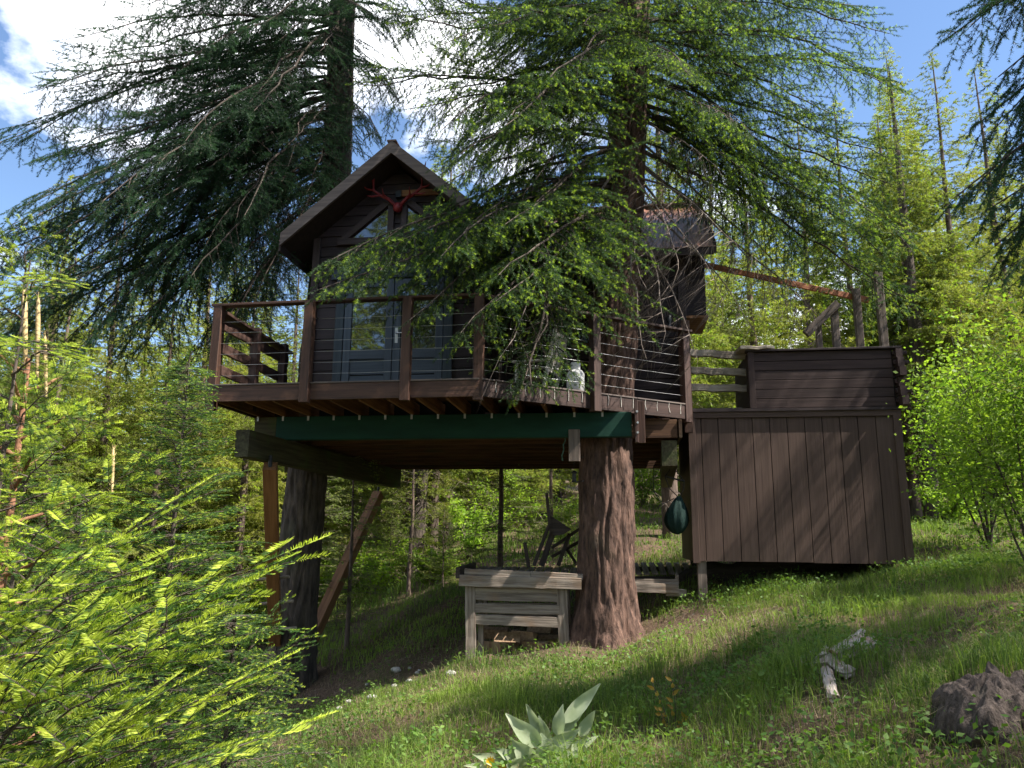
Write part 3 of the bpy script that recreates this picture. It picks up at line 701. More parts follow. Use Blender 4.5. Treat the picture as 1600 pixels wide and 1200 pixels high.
bay = bx(TH, 'bay_box', (WU + .004, 2.95, 5.50), (WU + .38, 4.0, 6.62), M_SIDING)
bx(bay, 'bay_sill', (WU + .01, 2.92, 5.46), (WU + .41, 4.03, 5.497), M_JOIST)
# main roof
for s in (-1, 1):
    e = lambda d: UC + s * d
    a = HW + .385
    P = [(e(0), RZ - .17), (e(a), RZ - .17 - RT * a), (e(a), RZ - .11 - RT * a), (e(0), RZ - .11)]
    sl = pris(TH, 'roof_slope', P[::-1] if s > 0 else P, 1, 1.10, 7.6, M_SOFFIT)
    for q in range(10):
        v0 = 1.08 + q * .655
        m = MB(); m.prism([(e(0), RZ - .108), (e(a + .03), RZ - .108 - RT * (a + .03)), (e(a + .03), RZ - .09 - RT * (a + .03)), (e(0), RZ - .09)][::1 if s < 0 else -1], 1, v0, v0 + .65)
        for w_ in (.08, .30, .52): m.prism([(e(.02), RZ - .095 - RT * .02), (e(a), RZ - .095 - RT * a), (e(a), RZ - .065 - RT * a), (e(.02), RZ - .065 - RT * .02)][::1 if s < 0 else -1], 1, v0 + w_, v0 + w_ + .03)
        obj('roof_panel', m.mesh('roof_panel', M_ROOF), sl)
    m = MB(); t = .20
    m.prism([(e(0), RZ - t - .02), (e(a), RZ - t - .02 - RT * a), (e(a), RZ + .0 - RT * a), (e(0), RZ + .0)][::1 if s < 0 else -1], 1, 1.045, 1.095)
    obj('rake_board', m.mesh('rake_board', M_FASCIA), sl)
    board(sl, 'eave_board', (e(a + .02), 1.10, RZ - .22 - RT * a), (e(a + .02), 7.6, RZ - .22 - RT * a), .03, .16, M_SOFFIT)
board(TH, 'ridge_cap', (UC, 1.04, RZ + .0), (UC, 7.6, RZ + .0), .16, .03, M_RIDGE)
# wing roof
for s in (-1, 1):
    f = lambda d: VR + s * d
    D = VR - EV; sl_t = (WRZ - EZ) / D
    P = [(f(0), WRZ - .13), (f(D), EZ - .13), (f(D), EZ - .05), (f(0), WRZ - .05)]
    ws = pris(TH, 'wing_roof_slope', P if s > 0 else P[::-1], 0, 2.4, 7.60, M_SOFFIT)
    for q in range(8):
        u0 = 2.36 + q * .66
        m = MB(); O_ = 1 if s > 0 else -1
        m.prism([(f(0), WRZ - .047), (f(D + .04), EZ - .047 - sl_t * .04), (f(D + .04), EZ - .033 - sl_t * .04), (f(0), WRZ - .033)][::O_], 0, u0, u0 + .655)
        for w_ in (.06, .19, .32, .45, .58): m.prism([(f(.02), WRZ - .04 - sl_t * .02), (f(D + .038), EZ - .04 - sl_t * .038), (f(D + .038), EZ - .008 - sl_t * .038), (f(.02), WRZ - .008 - sl_t * .02)][::O_], 0, u0 + w_, u0 + w_ + .03)
        obj('roof_panel', m.mesh('roof_panel', M_ROOF), ws)
    board(ws, 'eave_board', (UR + .4, f(D + .01), EZ - .15), (7.6, f(D + .01), EZ - .15), .03, .13, M_TRIM)
    m = MB(); m.prism([(f(0), WRZ - .2), (f(D + .03), EZ - .2), (f(D + .03), EZ + .0), (f(0), WRZ + .0)][::O_], 0, 7.60, 7.65); obj('rake_board', m.mesh('rake_board', M_TRIM), ws)
board(TH, 'ridge_cap', (2.5, VR, WRZ + .005), (7.66, VR, WRZ + .005), .18, .035, M_RIDGE)
# floor structure
bx(TH, 'floor_slab', (UL + .01, VF + .14, 3.52), (UR - .11, 7.25, DZ - .01), M_SHEATH)
bx(TH, 'wing_floor_slab', (UR, WV + .13, 3.52), (WU - .11, WV2 + .1, DZ - .01), M_SHEATH)
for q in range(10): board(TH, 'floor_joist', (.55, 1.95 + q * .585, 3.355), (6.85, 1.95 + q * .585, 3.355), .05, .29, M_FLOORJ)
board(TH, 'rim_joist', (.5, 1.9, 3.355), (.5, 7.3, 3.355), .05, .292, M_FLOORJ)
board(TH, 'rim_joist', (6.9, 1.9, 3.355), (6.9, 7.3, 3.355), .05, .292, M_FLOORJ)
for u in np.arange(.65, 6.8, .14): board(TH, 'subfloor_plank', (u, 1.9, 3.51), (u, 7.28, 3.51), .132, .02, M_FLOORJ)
gb = board(TH, 'green_beam', (.42, 1.42, 3.35), (6.13, 1.42, 3.35), .14, .38, M_GREEN); gb['label'] = 'long green painted beam under the deck'
for u in (.30, ): board(TH, 'beam_stub', (-.02 + .06, 1.425, 3.352), (.41, 1.425, 3.352), .13, .37, M_MOSSY)
cb = board(TH, 'cross_timber', (.42, .25, 2.97), (.80, 7.0, 2.97), .22, .40, M_MOSSY)
bx(cb, 'bolt_plate', (.30, 2.2, 2.80), (.44, 3.4, 3.16), M_RAILD)
board(TH, 'cross_timber', (6.72, 1.95, 2.97), (6.95, 7.0, 2.97), .24, .40, M_MOSSY)
bc = board(TH, 'bracket_cap', (6.20, 1.30, 3.06), (6.20, 1.30, 3.70), .20, .05, M_RAILD, (1, 0, 0))
for zz in (3.2, 3.35, 3.52): tube_obj(bc, 'bolt', [(6.20 + .02 * math.sin(zz * 40), 1.20, zz), (6.20 + .02 * math.sin(zz * 40), 1.185, zz)], .018, M_GALV)
board(TH, 'bracket_cap', (6.27, 1.36, 3.06), (6.27, 1.36, 3.70), .06, .12, M_RAIL, (1, 0, 0))
board(TH, 'hanger_block', (5.26, 1.28, 2.78), (5.26, 1.28, 3.26), .17, .10, M_POSTG, (0, 1, 0))
# knee braces on the dark fir, with rungs
def hpix(x, y, v):
    d = HM.to_3x3().inverted() @ ray(x, y); e = HMI @ EYE
    return e + d * ((v - e.y) / d.y)
b0, b1 = hpix(422, 728, .75), hpix(430, 1003, 3.1)
br = board(TH, 'knee_brace', b0, b1, .20, .20, M_BRACE)
tube_obj(br, 'hanger_bolt', [b0 + Vector((0, 0, -.05)), b0 + Vector((0, 0, .16))], .03, M_BLACK)
for (x, y) in ((424, 903), (430, 941), (435, 983)):
    t = (y - 728) / (1003 - 728); v = .75 + (3.1 - .75) * (t * .75 + .2) - .1
    p, q = hpix(x - 24, y + 3, v), hpix(x + 28, y - 2, v); tube_obj(br, 'rung', [p, p.lerp(q, .5) + Vector((0, 0, .008)), q], .026, M_FENCE, 7)
b2, b3 = hpix(591, 772, 6.5), hpix(478, 1018, 3.9)
br2 = board(TH, 'knee_brace', b2, b3, .20, .20, M_BRACE)
tube_obj(br2, 'hanger_bolt', [b2 + Vector((0, 0, -.05)), b2 + Vector((0, 0, .16))], .03, M_BLACK)
tube_obj(br2, 'foot_bracket', [b3 + Vector((-.15, 0, -.12)), b3 + Vector((.1, -.02, -.04)), b3 + Vector((.2, -.02, -.06))], .022, M_BLACK)
# deck
CU, CV, EU, EVV = 4.03, -.07, 7.05, 2.27                    # corner of the deck and end of its slanted edge
def dv(u): return 0.0 if u <= CU else CV + (EVV - CV) * (u - CU) / (EU - CU)
def du(v): return EU if v >= EVV else (CU + (EU - CU) * (v - CV) / (EVV - CV))
q = 0
while q < 19:
    v0, v1 = .02 + q * .146, .02 + q * .146 + .14; v0c = v0
    for a, b in (((0, None),) if v1 < VF else ((0, UL - .01), (UR + .002, None))):
        if v0 > WV - .16 and b is None: continue
        e0, e1 = (b, b) if b else (du(v0) - .06, du(v1) - .06)
        m = MB(); m.prism([(a, v0), (e0, v0), (e1, v1), (a, v1)], 2, DZ - .032, DZ); obj('deck_board', m.mesh('deck_board', M_RAIL), TH)
    q += 1
u = .1
while u < 6.95:
    v0 = dv(u) + .06; board(TH, 'deck_joist', (u, v0, 3.655), (u, 2.78 if u > UR else 1.9, 3.655), .042, .22, M_JOIST)
    if u < 6.0:
        bx(TH, 'joist_tie', (u - .016, 1.335, 3.47), (u + .016, 1.347, 3.56), M_GALV)
    u += .43
rim = [((-.03, 0, 0), (CU, CV, 0)), ((CU, CV, 0), (EU, EVV, 0)), ((0, 0, 0), (0, 2.4, 0))]
for k, (a, b) in enumerate(rim):
    a, b = Vector(a), Vector(b); n = (b - a).normalized().cross(Vector((0, 0, 1))) * (1 if k < 2 else -1) * .03
    r0 = board(TH, 'rim_board', a + n + Vector((0, 0, 3.66)), b + n + Vector((0, 0, 3.66)), .045, .235, M_RAIL if k != 1 else M_RAILD)
    board(r0, 'edge_strip', a + n + Vector((0, 0, 3.79)), b + n + Vector((0, 0, 3.79)), .07, .022, M_FASCIA)
    if k == 1:
        for t in np.linspace(.06, .95, 15): tube_obj(r0, 'light_wire', [a.lerp(b, t) + n * 1.9 + Vector((0, 0, 3.78)), a.lerp(b, t) + n * 1.9 + Vector((.012 * math.sin(t * 90), 0, 3.71)), a.lerp(b, t) + n * 1.95 + Vector((.02 * math.sin(t * 50), 0, 3.62))], .005, M_WHITEP, 4)
# railing
PT = 5.0
corner = [(.02, .02), (1.50, -.01), (2.98, -.04), (CU - .02, CV + .02), ((CU + EU) / 2, (CV + EVV) / 2), (EU - .02, EVV - .02)]
dirs = [(0, -1)] * 4 + [(.61, -.79)] * 2
rail = []
for k in range(5):
    a, b = corner[k], corner[k + 1]
    rail.append(board(TH, 'handrail', (a[0] - (.1 if k == 0 else 0), a[1], PT + .02), (b[0] + (.1 if k == 4 else 0), b[1], PT + .02 + (.002 if k % 2 else 0)), .14, .038, M_RAIL if k < 3 else M_RAILD))
    for c in range(6):
        zz = DZ + .14 + c * .165
        tube_obj(rail[-1], 'cable', [(a[0], a[1], zz), ((a[0] + b[0]) / 2, (a[1] + b[1]) / 2, zz - .006), (b[0], b[1], zz)], .0030, M_STEEL, 4)
for k, (u, v) in enumerate(corner):
    d = dirs[k]; out = .03 if k in (1, 2, 4) else .0
    board(TH, 'rail_post', (u + d[0] * .09 * (1 if out else 0), v + d[1] * .09 * (1 if out else 0), 3.50 if k else 3.42), (u + d[0] * .09 * (1 if out else 0), v + d[1] * .09 * (1 if out else 0), PT), .135, .135 if k != 2 else .12, M_RAIL if k < 4 else M_RAILD, (-d[0], -d[1], 0))
for v in (1.15, 2.2): board(TH, 'rail_post', (.06, v, 3.6), (.06, v, PT - .02), .13, .13, M_RAILD, (0, 1, 0))
for zz, hh in ((4.93, .10), (4.78, .17), (4.42, .16), (4.08, .15)): board(TH, 'side_rail', (.0 if hh != .1 else .02, .05, zz), (.0 if hh != .1 else .02, 2.5, zz - .03), .05 if hh != .1 else .17, hh if hh != .1 else .05, M_RAILD, rough=.006)
# tall end post of the wing corner
board(TH, 'rail_post', (EU + .02, EVV + .12, 3.35), (EU + .02, EVV + .12, 5.25), .14, .10, M_RAIL, (0, 1, 0))

# ------------------------------------------------------------------ shed on the slope, with its parapet box and walkway
SB = HM @ Vector((7.08, 2.5, 0))
SH = thing('shed', 'brown grooved panel shed on posts standing on the slope right of the fir trunk', 'shed', SB, HR)
SW, SD, SZ0, SZ1 = 3.30, 2.3, 1.30, 3.70
fwp = bx(SH, 'front_panel', (0, .02, SZ0 + .02), (SW, .06, SZ1 - .07), M_SHEATH)
edges = [0.02] + [.20 + k * .2735 for k in range(12)]
for k in range(len(edges) - 1):
    a, b = edges[k] + .006, edges[k + 1] - .006
    board(fwp, 'groove_board', ((a + b) / 2, .010, SZ0 + (.0 if k < 7 else -.01)), ((a + b) / 2, .010, SZ1 - .10), b - a, .018, M_T111, (0, 1, 0))
for u, w in ((.045, .11), (SW - .04, .12)): board(SH, 'corner_trim', (u, -.014, SZ0 - .03), (u, -.014, SZ1 - .09), w, .026, M_T111, (0, 1, 0))
board(SH, 'top_trim', (-.02, -.012, SZ1 - .045), (SW + .03, -.012, SZ1 - .045), .10, .03, M_T111, (0, 1, 0))
for u in (0.0, SW - .06): bx(SH, 'side_panel', (u, .065, SZ0 + (.0 if u > 1 else .0)), (u + .06, SD, SZ1 - .07), M_T111)
bx(SH, 'back_panel', (.065, SD - .06, SZ0), (SW - .065, SD - .002, SZ1 - .07), M_T111)
bx(SH, 'roof_deck', (-.06, -.05, SZ1 + .004), (SW + .05, SD + .05, SZ1 + .05), M_TRIM)
p = Vector((.11, .12, 0)); q = HM @ Vector((7.08 + .11, 2.62, 0))
board(SH, 'corner_post', (.13, .10, gz(q.x, q.y) - .25), (.13, .10, SZ0 + .05), .14, .14, M_POSTG, (0, 1, 0))
for u, v in ((1.9, 1.4), (3.1, 1.5), (.2, 2.1), (2.9, .5)):
    q = HM @ Vector((7.08 + u, 2.5 + v, 0)); board(SH, 'corner_post', (u, v, gz(q.x, q.y) - .2), (u, v, SZ0 + .04), .14, .14, M_DARKWOOD, (0, 1, 0))
# parapet box of horizontal boards with notched log-style corner
PB = bx(SH, 'parapet', (1.02, .03, SZ1 + .06), (3.28, .10, 4.70), M_SHEATH)
for k in range(6):
    z0 = SZ1 + .06 + k * .157; board(PB, 'parapet_board', (1.0, .012, z0 + .076), (3.26, .012, z0 + .076), .149, .03, M_PARA, (0, 1, 0))
    o_ = .05 * ((k * 7) % 3 - 1)
    board(PB, 'notched_end', (3.36, -.14 + o_, z0 + .076), (3.36, 1.5, z0 + .076), .10, .149, M_PARA)
    board(PB, 'notched_end', (3.26 + .02, .03, z0 + .09), (3.48 + .02 * ((k * 5) % 3), .03, z0 + .09), .06, .12, M_PARA, (0, 1, 0))
board(PB, 'cap_rail', (.98, .03, 4.725), (3.42, .03, 4.725), .17, .035, M_TRIM)
board(PB, 'corner_trim', (1.05, -.015, SZ1 + .06), (1.05, -.015, 4.70), .10, .025, M_PARA, (0, 1, 0))
board(PB, 'parapet_side', (1.03, .1, 4.25), (1.03, 1.5, 4.25), .05, .9, M_PARA)
sl_o = board(SH, 'weathered_slab', (.86, .1, 4.765), (1.42, .16, 4.77), .42, .055, M_FENCE, rough=.012)
def spix(x, y, v):                                           # pixel -> shed frame at shed depth v
    d = HM.to_3x3().inverted() @ ray(x, y); e = HMI @ EYE
    r_ = e + d * ((v + 2.5 - e.y) / d.y); return Vector((r_.x - 7.08, r_.y - 2.5, r_.z))
for k, (x, yt, w) in enumerate(((1278, 505, .10), (1303, 484, .12), (1337, 452, .12), (1371, 425, .13))):
    t = spix(x, yt, 1.45); board(SH, 'roof_post', (t.x, 1.45, SZ1 + .05), (t.x, 1.45, t.z), w, w, M_POSTG, (0, 1, 0))
board(SH, 'prop_board', spix(1259, 522, 1.36), spix(1309, 474, 1.36), .10, .15, M_POSTG, (.5, 0, .9))
board(SH, 'cedar_bar', spix(1083, 410, 1.2), spix(1357, 469, 1.56), .05, .105, M_REDBAR)
for k in range(7): board(SH, 'walkway_board', (-.05 + k * .146, .10, SZ1 + .075), (-.05 + k * .146, 1.6, SZ1 + .075), .138, .03, M_FASCIA)
for k, (z0, z1) in enumerate(((4.78, 4.72), (4.47, 4.42), (4.17, 4.14))):
    board(SH, 'fence_rail', (-.06, .20 + .02 * k, z0), (1.05, .28, z1), .085, .12, M_FENCE, rough=.014)

# hammock hanging from the timber beside the shed
ha = HM @ Vector((6.86, 2.32, 2.80)); HA = Vector((ha.x + .28, ha.y + .25, ha.z))
hp = on_y(1056, 800, HA.y)
hm = thing('hammock', 'dark green hammock bundled and hanging from ropes beside the shed', 'hammock', Vector((hp.x, hp.y, hp.z)))
m = MB(); zs = np.linspace(0, 1, 26)
prof = [.02 + .155 * math.sin(PI * t ** .75) ** .8 for t in zs]
sides = 30; V = []
for t, r_ in zip(zs, prof):
    for k in range(sides):
        a = 2 * PI * k / sides; f = 1 + .13 * math.sin(9 * a + 2 * t) + .06 * math.sin(17 * a + 5 * t)
        V.append((math.cos(a) * r_ * f + .09 * (t - .4) ** 2 + .03 * t, math.sin(a) * r_ * .8 * f, -.36 + t * .62))
i = np.arange(25)[:, None] * sides; j = np.arange(sides)[None]; j2 = (j + 1) % sides
m.add(V, np.stack([i + j, i + j2, i + sides + j2, i + sides + j], -1).reshape(-1, 4)); obj('cloth', m.mesh('hammock_cloth', M_HAMMOCK, True), hm)
top = Vector((-.05, 0, HA.z - hp.z + .05))
bar0, bar1 = Vector((-.16, 0, .58)), Vector((.16, .02, .50))
tube_obj(hm, 'spreader_bar', [bar0, (bar0 + bar1) / 2, bar1], .016, M_ROPE)
for e in (bar0, bar1): tube_obj(hm, 'rope', [top, (top + e) / 2 + Vector((.01, 0, -.02)), e], .008, M_ROPE, 5)
tube_obj(hm, 'rope', [bar0, Vector((-.09, 0, .38)), Vector((.05, 0, .24))], .008, M_ROPE, 5)
tube_obj(hm, 'rope', [bar1, Vector((.14, 0, .38)), Vector((.08, 0, .24))], .008, M_ROPE, 5)
tube_obj(hm, 'rope', [top, Vector((-.34, 0, .75)), Vector((-.36, 0, .35)), Vector((-.22, 0, .12)), Vector((-.02, 0, .22))], .008, M_ROPE, 5)

# ------------------------------------------------------------------ things on the deck and on the wall
an_p = HM @ Vector((UC + .02, VF - .09, 7.20))
an = thing('antler_rack', 'red painted antlers on a skull plate hung under the gable peak', 'antlers', an_p, HR)
m = MB(); m.tube([(0, 0, .02), (0, -.02, -.03), (0, -.035, -.10), (0, -.03, -.13)], [.05, .085, .075, .03], 10); obj('skull_plate', m.mesh('skull', M_ANTLER, True), an)
for s in (-1, 1):
    beam = [(s * .05, -.02, .0), (s * .16, -.05, .10), (s * .30, -.07, .17), (s * .42, -.09, .26), (s * .43, -.10, .42), (s * .40, -.12, .60), (s * .36, -.13, .74)]
    a_ = tube_obj(an, 'antler_beam', beam, [.032, .03, .027, .025, .022, .016, .005], M_ANTLER, 8)
    for t0, tip in ((2, (s * .52, -.16, .14)), (3, (s * .60, -.12, .34)), (4, (s * .52, -.15, .60)), (5, (s * .50, -.14, .72)), (1, (s * .24, -.2, .24))):
        p0 = Vector(beam[t0]); p1 = Vector(tip); tube_obj(a_, 'tine', [p0, p0.lerp(p1, .5) + Vector((s * .03, 0, -.02)), p1], [.02, .015, .004], M_ANTLER, 7)
cb_ = hpix(840, 545, 1.9)
rc = thing('rocking_chair', 'worn white wooden slat back rocking chair on the deck behind hanging boughs', 'chair', HM @ Vector((4.62, 1.85, DZ)), HR + math.radians(75))
for s in (-.27, .27):
    board(rc, 'leg', (s, .24, .06), (s, .24, .62), .05, .05, M_WHITEP, (0, 1, 0)); board(rc, 'back_post', (s, -.20, .05), (s, -.42, 1.12), .05, .055, M_WHITEP, (0, 1, 0))
    board(rc, 'armrest', (s, -.33, .62), (s, .32, .64), .10, .03, M_WHITEP)
    tube_obj(rc, 'rocker', [(s, -.62, .10), (s, -.3, .035), (s, 0, .022), (s, .25, .04), (s, .45, .09)], .022, M_WHITEP, 6)
for k in range(5): board(rc, 'seat_slat', (-.27, .22 - k * .1, .42 - k * .012), (.27, .22 - k * .1, .42 - k * .012), .085, .02, M_WHITEP)
for k in range(6): board(rc, 'back_slat', (-.22 + k * .088, -.265, .46), (-.22 + k * .088, -.40, 1.06), .065, .018, M_WHITEP, (0, 1, 0))
for zz, yy in ((1.07, -.405), (.5, -.275)): board(rc, 'cross_rail', (-.27, yy, zz), (.27, yy, zz), .03, .09, M_WHITEP)
tk_p = HM @ Vector((5.28, 1.42, DZ))
tk = thing('propane_tank', 'small white gas cylinder standing on the deck beside a railing post', 'gas cylinder', tk_p)
m = MB(); m.tube([(0, 0, .0), (0, 0, .04), (0, 0, .07), (0, 0, .36), (0, 0, .41), (0, 0, .44)], [.10, .10, .14, .14, .11, .04], 20); obj('cylinder', m.mesh('tank', M_TANK, True), tk)
m = MB(); m.tube([(0, 0, .43), (0, 0, .47), (0, 0, .53), (0, 0, .54)], [.075, .08, .08, .075], 16); obj('collar', m.mesh('collar', M_TANK, True), tk)
tube_obj(tk, 'hose', [(0, 0, .5), (-.08, -.05, .58), (-.2, -.05, .72), (-.3, 0, .80)], .014, M_BLACK, 6)
lw = thing('wall_lantern', 'small dark lantern figure standing on the rail end at the wing corner', 'lantern', HM @ Vector((6.78, 2.06, PT + .04)))
m = MB(); m.tube([(0, 0, 0), (0, 0, .03), (.01, 0, .08), (0, 0, .15), (.02, 0, .2), (.03, 0, .23)], [.045, .04, .022, .05, .025, .012], 10); obj('lantern_body', m.mesh('lantern', M_BLACK, True), lw)
tube_obj(lw, 'handle', [(-.04, 0, .15), (-.05, 0, .26), (0, 0, .3), (.05, 0, .25), (.04, 0, .15)], .005, M_BLACK, 5)
hl_p = on_y(897, 735, 11.9)
hl = thing('hanging_lantern', 'tiny dark lantern on a hook at the left of the fir trunk below the beam', 'lantern', hl_p)
tube_obj(hl, 'hook', [(.16, .12, .22), (.02, 0, .20), (0, 0, .12), (0, 0, .0)], .007, M_BLACK, 5)
m = MB(); m.tube([(0, 0, 0), (0, 0, -.03), (0, 0, -.05), (0, 0, -.16), (0, 0, -.18)], [.01, .05, .035, .035, .05], 6); obj('lantern_body', m.mesh('lantern_small', M_BLACK), hl)
tube_obj(hl, 'arm', [(0, 0, -.17), (.08, .05, -.17), (.16, .1, -.15)], .008, M_BLACK, 5)
cd_p = on_y(882, 690, 11.85)
cd = tag(tube_obj(None, 'cord', [cd_p + Vector(v) for v in ((.01, .0, .22), (-.01, 0, .10), (.015, 0, .02), (-.02, 0, -.05), (-.01, 0, -.12), (-.04, 0, -.22), (-.03, 0, -.30))], .011, M_CORD, 5), 'frayed green cord hanging from the beam next to the fir trunk', 'cord')

# ------------------------------------------------------------------ wooden bin, chair on it, planks, firewood
BNO = Vector((-.80, 12.30, 0)); BR = math.radians(-6)
bn = thing('wooden_bin', 'weathered grey slatted wooden bin left of the fir trunk', 'bin', BNO, BR)
BM = Matrix.Translation(BNO) @ Matrix.Rotation(BR, 4, 'Z')
def bg(u, v): p = BM @ Vector((u, v, 0)); return gz(p.x, p.y)
for u, v, w in ((.20, .0, .16), (1.62, .02, .16), (.34, .10, .08), (.2, 1.5, .14), (1.62, 1.5, .14)): board(bn, 'post', (u + .02, v, bg(u, v) - .2), (u - .02, v, .93), w, .09, M_GREY, (0, 1, 0), rough=.005)
board(bn, 'top_plank', (.02, -.09, .985), (1.90, -.07, .96), .17, .05, M_GREY, (0, 1, 0), rough=.004)
board(bn, 'top_plank', (.10, -.06, 1.12), (1.12, -.05, 1.09), .09, .05, M_GREY, (0, 1, 0), rough=.004)
board(bn, 'top_plank', (1.125, -.055, 1.09), (1.92, -.045, 1.06), .09, .05, M_GREY, (0, 1, 0), rough=.004)
board(bn, 'end_plank', (.0, -.12, 1.10), (.0, 1.6, 1.13), .06, .17, M_DARKWOOD)
for k, (z0, h) in enumerate(((.845, .07), (.745, .125), (.575, .14), (.40, .15))): board(bn, 'slat', (.26, -.02, z0 + .01 * (k % 2)), (1.56, -.01, z0 - .005 * k), h, .03, M_GREY, (0, 1, 0), rough=.004)
for k in range(4): board(bn, 'back_slat', (.2, 1.5, .85 - k * .19), (1.66, 1.5, .85 - k * .19), .15, .03, M_GREY, (0, 1, 0), rough=.004)
for k in range(12): board(bn, 'lid_slat', (.16 + k * .145, .0, 1.06), (.16 + k * .145, 1.65, 1.13), .12, .022, M_GREY, rough=.004)
for k in range(9):
    u = .45 + (k % 5) * .24 + .05 * (k // 5); v = .25 + .22 * (k % 3); g0 = bg(u, v) + .08 + .12 * (k // 5)
    fp = BM @ Vector((u, v, g0)); r_ = rng.uniform(-.4, .4)
    m = MB(); m.prism([(-.09, -.07), (.09, -.06), (.02, .10)], 1, -.2, .2)
    o = obj('firewood', m.mesh('firewood', M_SPLITW)); o.matrix_basis = Matrix.Translation(fp) @ Matrix.Rotation(r_ + 1.2, 4, 'Z') @ Matrix.Rotation(rng.uniform(0, 6), 4, 'Y')
    tag(o, 'split firewood piece lying under the grey slatted bin', 'firewood', 'firewood under the bin')
# old chair lying on the bin: tilted silhouette
ch = thing('broken_chair', 'dark old wooden chair tipped over on top of the grey bin', 'chair', BM @ Vector((1.25, .55, 1.14)))
def cp(x, y, dy=0): p = on_y(x, y, ch.location.y + dy); return p - ch.location
for a, b, w, d0, d1 in (((834, 884), (859, 818), .055, 0, 0), ((859, 822), (854, 770), .05, 0, 0), ((846, 884), (866, 826), .09, .1, .1), ((872, 884), (890, 834), .06, .2, .2), ((826, 886), (820, 848), .06, .1, .0), ((862, 856), (906, 826), .05, .3, .35), ((862, 870), (906, 846), .05, .45, .45), ((900, 880), (886, 858), .05, .5, .5)):
    board(ch, 'chair_leg', cp(*a, d0), cp(*b, d1), w, w, M_DARKWOOD, (0, 1, 0))
pts = [cp(858, 804), cp(893, 827), cp(880, 835), cp(866, 837), cp(859, 830)]
m = MB(); V = np.array([list(p) for p in pts] + [[p.x, p.y + .35, p.z + .02] for p in pts]); q = np.arange(5)
m.add(V, np.stack([q, (q + 1) % 5, 5 + (q + 1) % 5, 5 + q], -1)); m.add(V, [[0, 2, 1], [0, 3, 2], [0, 4, 3], [5, 6, 7], [5, 7, 8], [5, 8, 9]]); obj('seat', m.mesh('chair_seat', M_DARKWOOD), ch)
tarp_p = BM @ Vector((1.62, .9, 1.14))
tb_ = thing('plank_box', 'low box of pale planks lying on the grass right of the fir trunk', 'planks', on_y(1025, 925, 12.75))
for (x0, x1, y0, y1, Y, h) in ((988, 1060, 905, 906, 12.8, .08), (988, 1060, 915, 917, 12.74, .15), (1040, 1072, 922, 924, 12.78, .12)):
    board(tb_, 'plank', on_y(x0, y0 + 3, Y) - tb_.location, on_y(x1, y1 + 3, Y) - tb_.location, h, .05, M_GREY, (0, 1, 0), rough=.004)
board(tb_, 'plank', on_y(1058, 908, 12.8) - tb_.location, on_y(1058, 896, 14.1) - tb_.location, .05, .18, M_GREY)
pl = thing('slatted_pallet', 'grey slatted pallet lying behind the fir trunk near the shed post', 'pallet', on_y(1040, 888, 14.2))
for k in range(8): x = 995 + k * 13; board(pl, 'slat', on_y(x + 3, 897, 13.7) - pl.location, on_y(x - 3, 880, 15.0) - pl.location, .10, .025, M_GREY, rough=.004)
for Y, y in ((13.75, 899), (14.9, 884)): board(pl, 'bearer', on_y(985, y, Y) - pl.location + Vector((0, 0, -.06)), on_y(1092, y, Y) - pl.location + Vector((0, 0, -.06)), .08, .09, M_DARKWOOD)
board(pl, 'bearer', on_y(1060, 905, 13.2) - pl.location, on_y(1078, 893, 13.6) - pl.location, .12, .1, M_DARKWOOD)
lg_a, lg_b = on_y(1100, 905, 13.7), on_y(1310, 888, 13.6)
lg = thing('fallen_log', 'dark fallen log lying in the shade under the shed', 'log', Vector((lg_a.x, lg_a.y, gz(lg_a.x, lg_a.y))))
m = MB(); n_ = 14; P_ = [lg_a.lerp(lg_b, k / (n_ - 1)) for k in range(n_)]
P_ = [Vector((p.x, p.y, gz(p.x, p.y) + .13 + .02 * math.sin(k * 2))) - lg.location for k, p in enumerate(P_)]
m.tube(P_, [.17 + .02 * math.sin(k * 1.7) for k in range(n_)], 14); obj('log_body', m.mesh('fallen_log', M_DARKWOOD, True), lg)
m = MB(); m.tube([P_[4], P_[4] + Vector((-.1, -.15, .28))], [.05, .02], 6); obj('branch_stub', m.mesh('stub', M_DARKWOOD), lg)

